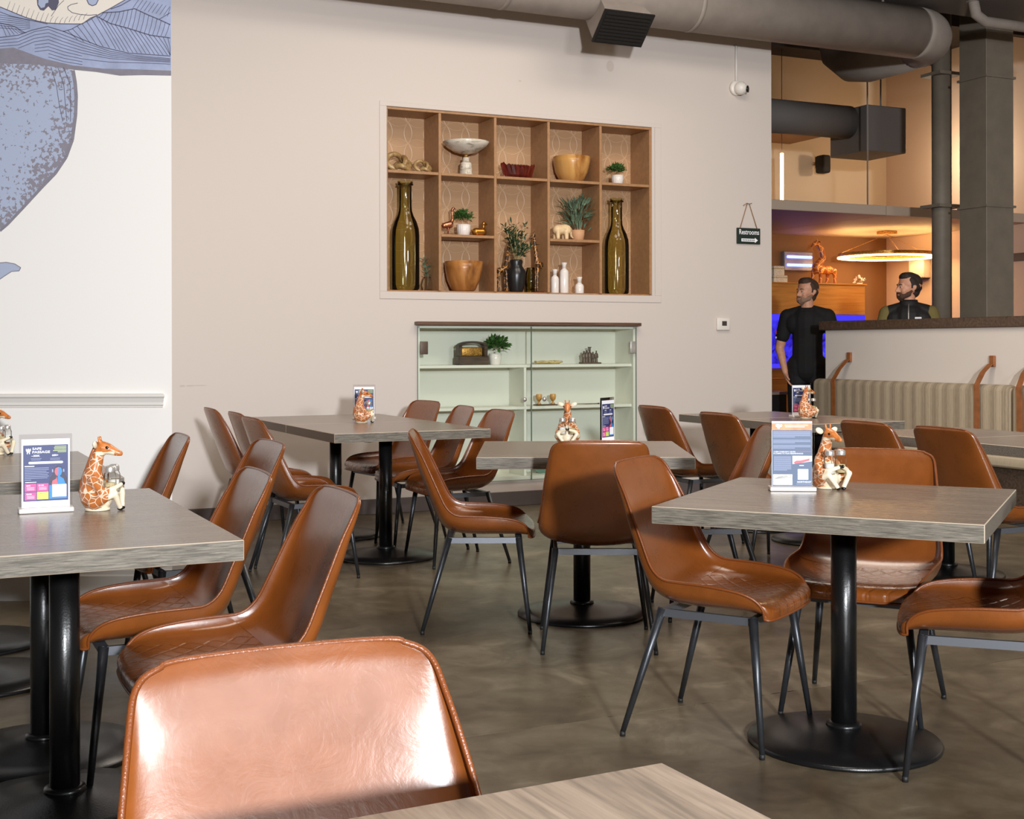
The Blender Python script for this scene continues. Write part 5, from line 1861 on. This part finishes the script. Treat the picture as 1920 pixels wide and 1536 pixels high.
def poster_safe():
    mb = MB()
    q = 1.743e-4

    def P(cx, cy):
        return (cx-690)*q, (1250-(cy+0.05*(cx-690)))*q

    def rect(x0, y0, x1, y1, m, lay):
        a = P(690, y0)[1], P(690, y1)[1]
        X0, X1 = (x0-690)*q, (x1-690)*q
        mb.poly([(X0, -lay*0.0002, a[0]), (X1, -lay*0.0002, a[0]), (X1, -lay*0.0002, a[1]), (X0, -lay*0.0002, a[1])], m)
    z = lambda cy: (1250-cy)*q
    xx = lambda cx: (cx-690)*q
    rect(322, 150, 1058, 1250, 0, 0)
    rect(345, 245, 1032, 1150, 1, 1)
    put_text(mb, 'SAFE', xx(485), z(322), 140*q, 38*q, 0, -0.0005, 0.02)
    put_text(mb, 'PASSAGE', xx(485), z(378), 268*q, 40*q, 0, -0.0005, 0.02)
    # tower emblem in a broken ring
    mb.tube([(xx(425+48*cos(a)), -0.0004, z(335+50*sin(a))) for a in [PI*(0.15+1.7*i/20)+PI/2 for i in range(21)]], 2.2*q, 4, 6, caps=False, s=False, flat=0.05)
    tw_ = [(388, 300), (400, 300), (400, 312), (414, 312), (414, 300), (436, 300), (436, 312), (450, 312), (450, 300), (462, 300), (462, 335), (448, 350), (448, 388), (436, 388), (433, 366), (425, 358), (417, 366), (414, 388), (402, 388), (402, 350), (388, 335)]
    mb.poly([(xx(a), -0.0005, z(b)) for a, b in tw_], 0)
    for i, (a, b) in enumerate(((825, 1005), (815, 1005), (820, 1005), (800, 1005), (872, 1003))):
        rect(a, 268+i*23, b, 277+i*23, 2, 2)
    put_text(mb, '~300K', xx(470), z(434), 130*q, 32*q, 0, -0.0005, 0.02)
    put_text(mb, '600+', xx(785), z(432), 96*q, 32*q, 0, -0.0005, 0.02)
    for (a, b, y) in ((460, 625, 462), (470, 610, 482), (755, 908, 462), (755, 905, 482)):
        rect(a, y, b, y+6, 6, 2)
    rect(445, 512, 935, 550, 0, 2)
    mb.lathe([(0, 0), (19*q, 0.00001)], 14, 0, False, Matrix.Translation((xx(445), -0.0004, z(531))) @ Matrix.Rotation(PI/2, 4, 'X'), caps=False)
    mb.lathe([(0, 0), (19*q, 0.00001)], 14, 0, False, Matrix.Translation((xx(935), -0.0004, z(531))) @ Matrix.Rotation(PI/2, 4, 'X'), caps=False)
    rect(368, 578, 515, 592, 0, 2)
    for i, b in enumerate((735, 735, 700, 735, 720, 735, 715, 465)):
        rect(368, 612+i*27, b, 620+i*27, 6, 2)
    rect(375, 838, 545, 848, 0, 2)
    for (x0, y0, s_) in ((370, 868, '$50'), (555, 868, '$100'), (370, 1005, '$250')):
        rect(x0, y0, x0+172, y0+122, 3, 2)
        put_text(mb, s_, xx(x0+24), z(y0+42), (60 if s_ == '$50' else 80)*q, 24*q, 0, -0.0007, 0.02)
        for k_ in range(3):
            rect(x0+30, y0+58+k_*18, x0+145, y0+63+k_*18, 7, 3)
    rect(555, 1000, 728, 1122, 4, 2)
    rect(595, 1022, 690, 1029, 5, 3)
    rect(785, 890, 1005, 1090, 0, 4)
    # person with headphones, half lit coral and half lit blue
    mb.poly([(xx(a), -0.0005, z(b)) for a, b in ((740, 880), (748, 780), (790, 740), (800, 660), (830, 600), (880, 585), (930, 600), (960, 660), (985, 740), (1020, 790), (1022, 900), (785, 900))], 8)
    mb.poly([(xx(a), -0.00065, z(b)) for a, b in ((880, 610), (925, 625), (940, 680), (925, 730), (900, 760), (960, 800), (990, 880), (1005, 890), (870, 890), (860, 760), (878, 740))], 5)
    mb.poly([(xx(a), -0.00065, z(b)) for a, b in ((880, 612), (838, 628), (822, 680), (836, 730), (862, 755), (845, 800), (790, 830), (780, 890), (868, 890), (872, 760), (880, 700))], 9)
    mb.poly([(xx(a), -0.0005, z(b)) for a, b in ((740, 900), (780, 900), (783, 1092), (1010, 1094), (1010, 1120), (740, 1120))], 5)
    mb.tube([(xx(877+85*cos(a)), -0.0007, z(665-85*sin(a))) for a in [PI*i/20 for i in range(21)]], 4*q, 4, 0, caps=False, s=False, flat=0.05)
    for sx in (-1, 1):
        mb.poly([(xx(877+sx*85+a), -0.0008, z(b)) for a, b in ((-9, 645), (9, 645), (12, 690), (-8, 692))], 6)
    return mb, [M['pwhite'], M['pnavy'], M['pyel'], M['pink'], M['plime'], M['pblue'], M['pgrey'], M['pwhite'], M['pdark'], M['pred']]


def poster_north():
    mb = MB()
    q = 0.128/640.0
    xx = lambda cx: (cx-575)*q
    z = lambda cy: (1360-cy)*q

    def rect(x0, y0, x1, y1, m, lay):
        mb.poly([(xx(x0), -lay*0.0002, z(y0)), (xx(x1), -lay*0.0002, z(y0)), (xx(x1), -lay*0.0002, z(y1)), (xx(x0), -lay*0.0002, z(y1))], m)
    rect(252, 318, 892, 1360, 0, 0)
    rect(258, 460, 890, 1358, 1, 1)
    rect(252, 350, 890, 462, 2, 1)
    rect(252, 322, 890, 350, 3, 1)
    mb.poly([(xx(a), -0.0004, z(b)) for a, b in ((315, 372), (350, 362), (380, 372), (410, 366), (425, 385), (405, 410), (385, 412), (375, 440), (345, 438), (340, 415), (318, 405))], 0)
    rect(455, 378, 830, 388, 0, 2)
    rect(465, 402, 775, 414, 0, 2)
    for y in [482+i*21 for i in range(5)]+[618+i*21 for i in range(3)]+[702+i*21 for i in range(3)]:
        rect(274, y, 868 if y not in (566, 660, 744) else 620, y+9, 4, 2)
    put_text(mb, 'A NEW COMMUNITY CENTER', xx(280), z(818), 350*q, 20*q, 0, -0.0005, 0.02)
    rect(640, 800, 868, 805, 5, 2)
    put_text(mb, 'IS COMING TO YOUR NEIGHBORHOOD', xx(280), z(846), 470*q, 20*q, 0, -0.0005, 0.02)
    for i in range(12):
        rect(286, 884+i*19.5, 560 if i < 11 else 495, 892+i*19.5, 4, 2)
    rect(580, 872, 892, 1050, 6, 2)
    mb.poly([(xx(a), -0.0006, z(b)) for a, b in ((600, 975), (640, 950), (720, 945), (850, 915), (850, 950), (720, 985), (620, 1000))], 5)
    mb.poly([(xx(a), -0.0006, z(b)) for a, b in ((580, 1005), (892, 960), (892, 1050), (580, 1050))], 1)
    rect(690, 1020, 760, 1034, 0, 4)
    rect(664, 1085, 830, 1255, 0, 2)
    rect(272, 1170, 578, 1340, 3, 2)
    for i in range(4):
        mb.poly([(xx(a), -0.0006, z(b)) for a, b in ((290+i*20, 1240-i*10), (570, 1215-i*12), (570, 1219-i*12), (290+i*20, 1245-i*10))], 1)
    mb.tube([(xx(632+18*cos(a)), -0.0005, z(1300+20*sin(a))) for a in [2*PI*i/14 for i in range(14)]], 3*q, 4, 0, True, s=False, flat=0.05)
    put_text(mb, 'NORTHEAST', xx(655), z(1304), 225*q, 26*q, 0, -0.0005, 0.02)
    rect(640, 1322, 880, 1328, 4, 2)
    return mb, [M['pwhite'], M['pslate'], M['porange'], M['psand'], M['pgrey'], M['pred'], M['plasticwhite']]


def make_sign(poster, hz, dz):
    t = thing('table_sign', 'x', 'sign', (0, 0, 0), 0, 'acrylic table signs')
    MB().box((0, 0, 0.007), (0.146, 0.062, 0.013), bev=0.002).build('base', M['acrylicbase'], t)
    MB().box((0, 0, 0.0135+hz/2), (0.141, 0.005, hz), bev=0.001).build('acrylic_sheet', M['acrylic'], t)
    mb, mats = poster()
    pr = mb.build('printed_sheet', mats, t, (0, -0.0032, dz))
    bk = MB()
    for (ys, off) in ((0.0032, 0),):
        for v, f_ in (([(0.0641, 0, 0), (-0.0641, 0, 0), (-0.0641, 0, 0.19), (0.0641, 0, 0.19)], [(0, 1, 2, 3)]),):
            bk.add(v, f_)
    bk.build('paper_back', M['pwhite'], t, (0, 0.0028, dz))
    return t


safe0 = make_sign(poster_safe, 0.206, 0.014)
x, y = tw(86, 960)
safe0.location = (x, y, 0.7503)
safe0.rotation_euler = (0, 0, 0.42)
safe0['label'] = 'clear acrylic sign with the dark blue poster on the left front table'
x, y = tw(683, 786)
copy_tree(safe0, 'clear acrylic sign with the dark blue poster on the joined back tables', (x, y, 0.7503), 0.1)
x, y = tw(1139, 832)
copy_tree(safe0, 'clear acrylic sign seen turned aside on the middle table', (x, y, 0.7503), 1.02)
x, y = tw(1502, 782)
copy_tree(safe0, 'clear acrylic sign with the dark blue poster on the table by the half wall end', (x, y, 0.7503), 0.28)
n0 = make_sign(poster_north, 0.218, 0.014)
x, y = tw(1485, 920)
n0.location = (x, y, 0.7503)
n0.rotation_euler = (0, 0, -0.06)
n0['label'] = 'clear acrylic sign with the slate blue flyer on the right front table'


# ------------------------------------------------------------------ people
def hand(wr, d, pn, side, s=1.0, curl=0.5):
    """capsules of a hand: wrist, pointing d, palm normal pn, thumb side vector"""
    d, pn, side = Vector(d).normalized(), Vector(pn).normalized(), Vector(side).normalized()
    wr = Vector(wr)
    out = [(wr, wr+d*0.05*s+side*0.012*s, 0.024*s, 0.022*s), (wr+d*0.02*s-side*0.012*s, wr+d*0.075*s-side*0.022*s, 0.02*s, 0.015*s), (wr+d*0.05*s+side*0.015*s, wr+d*0.08*s+side*0.024*s, 0.019*s, 0.014*s)]
    for k_, (o, L) in enumerate(((0.03, 0.072), (0.01, 0.08), (-0.01, 0.074), (-0.029, 0.058))):
        b = wr+d*0.083*s+side*o*s
        dd_ = d
        for seg in range(3):
            dd_ = (dd_+pn*curl*(0.5+0.25*seg)).normalized()
            e_ = b+dd_*L*s*(0.45, 0.33, 0.24)[seg]
            out.append((b, e_, (0.0095, 0.009, 0.0083)[seg]*s, (0.009, 0.0083, 0.0072)[seg]*s))
            b = e_
    b = wr+d*0.03*s+side*0.026*s
    m_ = b+(d*0.6+side*0.7+pn*0.2).normalized()*0.04*s
    e_ = m_+(d*0.9+side*0.2+pn*0.35).normalized()*0.032*s
    out += [(b, m_, 0.013*s, 0.0105*s), (m_, e_, 0.0105*s, 0.0085*s)]
    return out


def person(label, loc, rz, H, headrot, arms, hair, beardm, top_kind, lean=0.0):
    t = thing('person', label, 'person', loc, rz)
    s = H/1.82
    V = lambda x, y, z_: Vector((x*s, y*s, z_*s))
    HR = Matrix.Rotation(headrot, 3, 'Z')

    def hd(x, y, z_):                        # head-local (face towards -y) to body
        p = HR @ Vector((x, y, 0))
        return Vector((p.x*s, (p.y-0.02)*s, z_*s))
    body = [(V(0, 0, 1.42), V(0, 0, 1.2), .13*s, .12*s), (V(-.1, 0, 1.4), V(.1, 0, 1.4), .1*s, .1*s), (V(0, 0, 1.2), V(0, 0, .98), .125*s, .125*s), (V(-.07, 0, .95), V(.07, 0, .95), .105*s, .105*s),
            (V(0, -.005, 1.5), V(0, -.02, 1.6), .062*s, .058*s), (V(-.13, 0, 1.47), V(0, 0, 1.53), .06*s, .055*s), (V(.13, 0, 1.47), V(0, 0, 1.53), .06*s, .055*s)]
    for sx in (-1, 1):
        body += [(V(sx*.09, 0, .93), V(sx*.1, -.01, .5), .088*s, .056*s), (V(sx*.1, -.01, .5), V(sx*.105, .02, .09), .054*s, .038*s), (V(sx*.105, .03, .05), V(sx*.115, -.13, .03), .04*s, .028*s)]
    head = [(hd(0, .035, 1.725), hd(0, .0, 1.735), .084*s, .086*s), (hd(0, -.01, 1.70), hd(0, -.03, 1.685), .08*s, .068*s), (hd(0, -.035, 1.655), hd(0, -.05, 1.628), .058*s, .045*s), (hd(0, -.066, 1.612), hd(0, -.07, 1.607), .026*s, .026*s),
            (hd(-.03, -.078, 1.715), hd(.03, -.078, 1.715), .019*s, .019*s), (hd(0, -.094, 1.70), hd(0, -.117, 1.662), .009*s, .0125*s), (hd(-.012, -.1, 1.659), hd(.012, -.1, 1.659), .011*s, .011*s),
            (hd(-.036, -.062, 1.665), hd(-.03, -.055, 1.64), .028*s, .026*s), (hd(.036, -.062, 1.665), hd(.03, -.055, 1.64), .028*s, .026*s), (hd(-.018, -.093, 1.634), hd(.018, -.093, 1.634), .0085*s, .0085*s), (hd(-.016, -.09, 1.622), hd(.016, -.09, 1.622), .0095*s, .0095*s)]
    for sx in (-1, 1):
        head += [(hd(sx*.08, .012, 1.70), hd(sx*.076, .006, 1.665), .016*s, .010*s), (hd(sx*.088, .02, 1.7), hd(sx*.086, .018, 1.68), .012*s, .010*s)]
    acaps = []
    for sx, (el_, wr_, hdir, pn_, sd_, cu2) in arms.items():
        sh = V(sx*.185, 0, 1.465)
        el2, wr2 = V(*el_), V(*wr_)
        acaps += [(sh, el2, .056*s, .043*s), (el2, wr2, .043*s, .029*s)]
        acaps += hand(wr2, hdir, pn_, sd_, s, cu2)
    blob('body', body+head+acaps, 0.0062, M['skin'], t, 3)
    for sx in (-1, 1):
        e_ = hd(sx*.031, -.0845, 1.694)
        eo = MB().ball(e_, 0.0105*s, 0, 12).build('eye', M['eyewhite'], t)
        MB().ball(hd(sx*.031, -.0905, 1.694), 0.0062*s, 0, 10).build('iris', M['ink'], eo)
        MB().tube([hd(sx*.014, -.096, 1.716), hd(sx*.03, -.096, 1.721), hd(sx*.047, -.085, 1.715)], 0.004*s, 6).build('eyebrow', hair, t)
    hc = [(hd(0, .04, 1.738), hd(0, .005, 1.757), .083*s, .077*s), (hd(0, .052, 1.69), hd(0, .05, 1.655), .07*s, .052*s), (hd(-.022, -.03, 1.786), hd(.022, -.03, 1.786), .044*s, .044*s), (hd(-.018, -.052, 1.787), hd(.018, -.052, 1.787), .03*s, .03*s)]
    for sx in (-1, 1):
        hc += [(hd(sx*.052, .0, 1.747), hd(sx*.05, .036, 1.70), .04*s, .041*s), (hd(sx*.077, -.004, 1.725), hd(sx*.077, -.006, 1.69), .012*s, .009*s)]
    blob('hair', hc, 0.0065, hair, t, 2)
    bc = [(hd(0, -.074, 1.605), hd(0, -.068, 1.6), .031*s, .03*s), (hd(-.022, -.1, 1.645), hd(.022, -.1, 1.645), .0085*s, .0085*s)]
    for sx in (-1, 1):
        bc += [(hd(sx*.024, -.075, 1.612), hd(sx*.054, -.03, 1.632), .026*s, .024*s), (hd(sx*.054, -.03, 1.632), hd(sx*.066, -.006, 1.66), .0195*s, .0105*s), (hd(sx*.03, -.093, 1.642), hd(sx*.032, -.085, 1.615), .010*s, .014*s)]
    blob('beard', bc, 0.0055, beardm, t, 2)
    sh = [(V(0, .0, 1.42), V(0, .0, 1.2), .147*s, .138*s), (V(-.1, 0, 1.405), V(.1, 0, 1.405), .113*s, .113*s), (V(0, 0, 1.2), V(0, 0, .98), .14*s, .143*s), (V(-.07, 0, 1.0), V(.07, 0, 1.0), .122*s, .122*s), (V(-.15, 0, 1.475), V(-.04, 0, 1.515), .07*s, .06*s), (V(.15, 0, 1.475), V(.04, 0, 1.515), .07*s, .06*s)]
    sl = []
    for sx, (el_, wr_, *_r) in arms.items():
        a, b, c = V(sx*.185, 0, 1.465), V(*el_), V(*wr_)
        if top_kind == 'polo':
            sl += [(a, a.lerp(b, 0.62), .074*s, .066*s)]
        else:
            sl += [(a, b, .072*s, .06*s), (b, b.lerp(c, 0.9), .058*s, .044*s)]
    if top_kind == 'polo':
        blob('polo_shirt', sh+sl, 0.008, M['polo'], t, 3)
        cl = MB()
        cl.tube([(0.075*s*cos(a), -0.018*s+0.07*s*sin(a), (1.535+0.012*sin(a)-(0.05 if -2.1 < a < -1.05 else 0.0))*s) for a in [-PI/2+0.3+(2*PI-0.6)*i/24 for i in range(25)]], 0.014*s, 8, flat=1.6)
        cl.build('collar', M['polo'], t)
        el_ = V(*arms[-1][0])
        a = V(-.185, 0, 1.465)
        p = a.lerp(el_, 0.5)+Vector((-0.062*s, -0.022, 0))
        MB().box(p, (0.012, 0.05, 0.035)).build('sleeve_patch', M['patchred'], t)
        MB().box(p-Vector((0, 0, 0.05)), (0.012, 0.055, 0.018)).build('sleeve_patch', M['psand'], t)
    else:
        blob('vest', sh, 0.008, M['vest'], t, 3)
        blob('sleeves', sl, 0.008, M['sleeve'], t, 3)
        cl = MB()
        cl.lathe([(0.086*s, 1.49*s), (0.08*s, 1.56*s), (0.074*s, 1.585*s), (0.066*s, 1.58*s), (0.07*s, 1.5*s)], 28, X=Matrix.Translation((0, -0.008*s, 0)), caps=False)
        cl.build('stand_collar', M['vest'], t)
        MB().tube([(0, -0.092*s, 1.545*s), (0, -0.135*s, 1.48*s), (0, -0.152*s, 1.4*s), (0, -0.15*s, 1.1*s)], 0.006*s, 6).build('zip', M['chrome'], t)
        MB().box((0.08*s, -0.122*s, 1.42*s), (0.06, 0.03, 0.022), bev=0.004).build('chest_logo', M['pwhite'], t)
    tr = [(V(-.07, 0, .97), V(.07, 0, .97), .118*s, .118*s)]
    for sx in (-1, 1):
        tr += [(V(sx*.09, 0, .93), V(sx*.1, -.01, .5), .102*s, .076*s), (V(sx*.1, -.01, .5), V(sx*.105, .015, .1), .074*s, .062*s)]
    blob('trousers', tr, 0.009, M['trouser'], t, 3)
    for sx in (-1, 1):
        blob('shoe', [(V(sx*.105, .05, .05), V(sx*.118, -.14, .04), .048*s, .038*s), (V(sx*.105, .03, .05), V(sx*.105, .02, .09), .05*s, .045*s)], 0.008, M['shoe'], t, 2)
    return t


p1 = at_y(1514, 600, 12.35)
person('bearded person in a black polo shirt standing at the half wall end', (p1.x, p1.y, 0), math.radians(-22), 1.85, math.radians(-38),
       {-1: ((-.265, .02, 1.17), (-.2, -.06, .95), (.3, -.1, -1), (1, 0, 0.1), (0.2, -1, -.1), 0.5), 1: ((.27, .04, 1.18), (.26, -.06, .94), (-.1, -.15, -1), (-1, 0, 0), (0, -1, 0), 0.35)}, M['hairbrown'], M['beard'], 'polo')
p2 = at_y(1704, 600, 11.75)
person('bearded person in a black vest with olive sleeves behind the half wall', (p2.x, p2.y, 0), math.radians(-18), 1.865, math.radians(-62),
       {-1: ((-.26, -.02, 1.19), (-.17, -.2, 1.03), (.6, -.7, -.3), (.3, .2, -1), (.7, .6, 0), 0.5), 1: ((.27, .03, 1.19), (.22, -.16, 1.0), (-.4, -.8, -.3), (-.2, .2, -1), (-.7, .5, 0), 0.5)}, M['hairdark'], M['beard2'], 'vest')
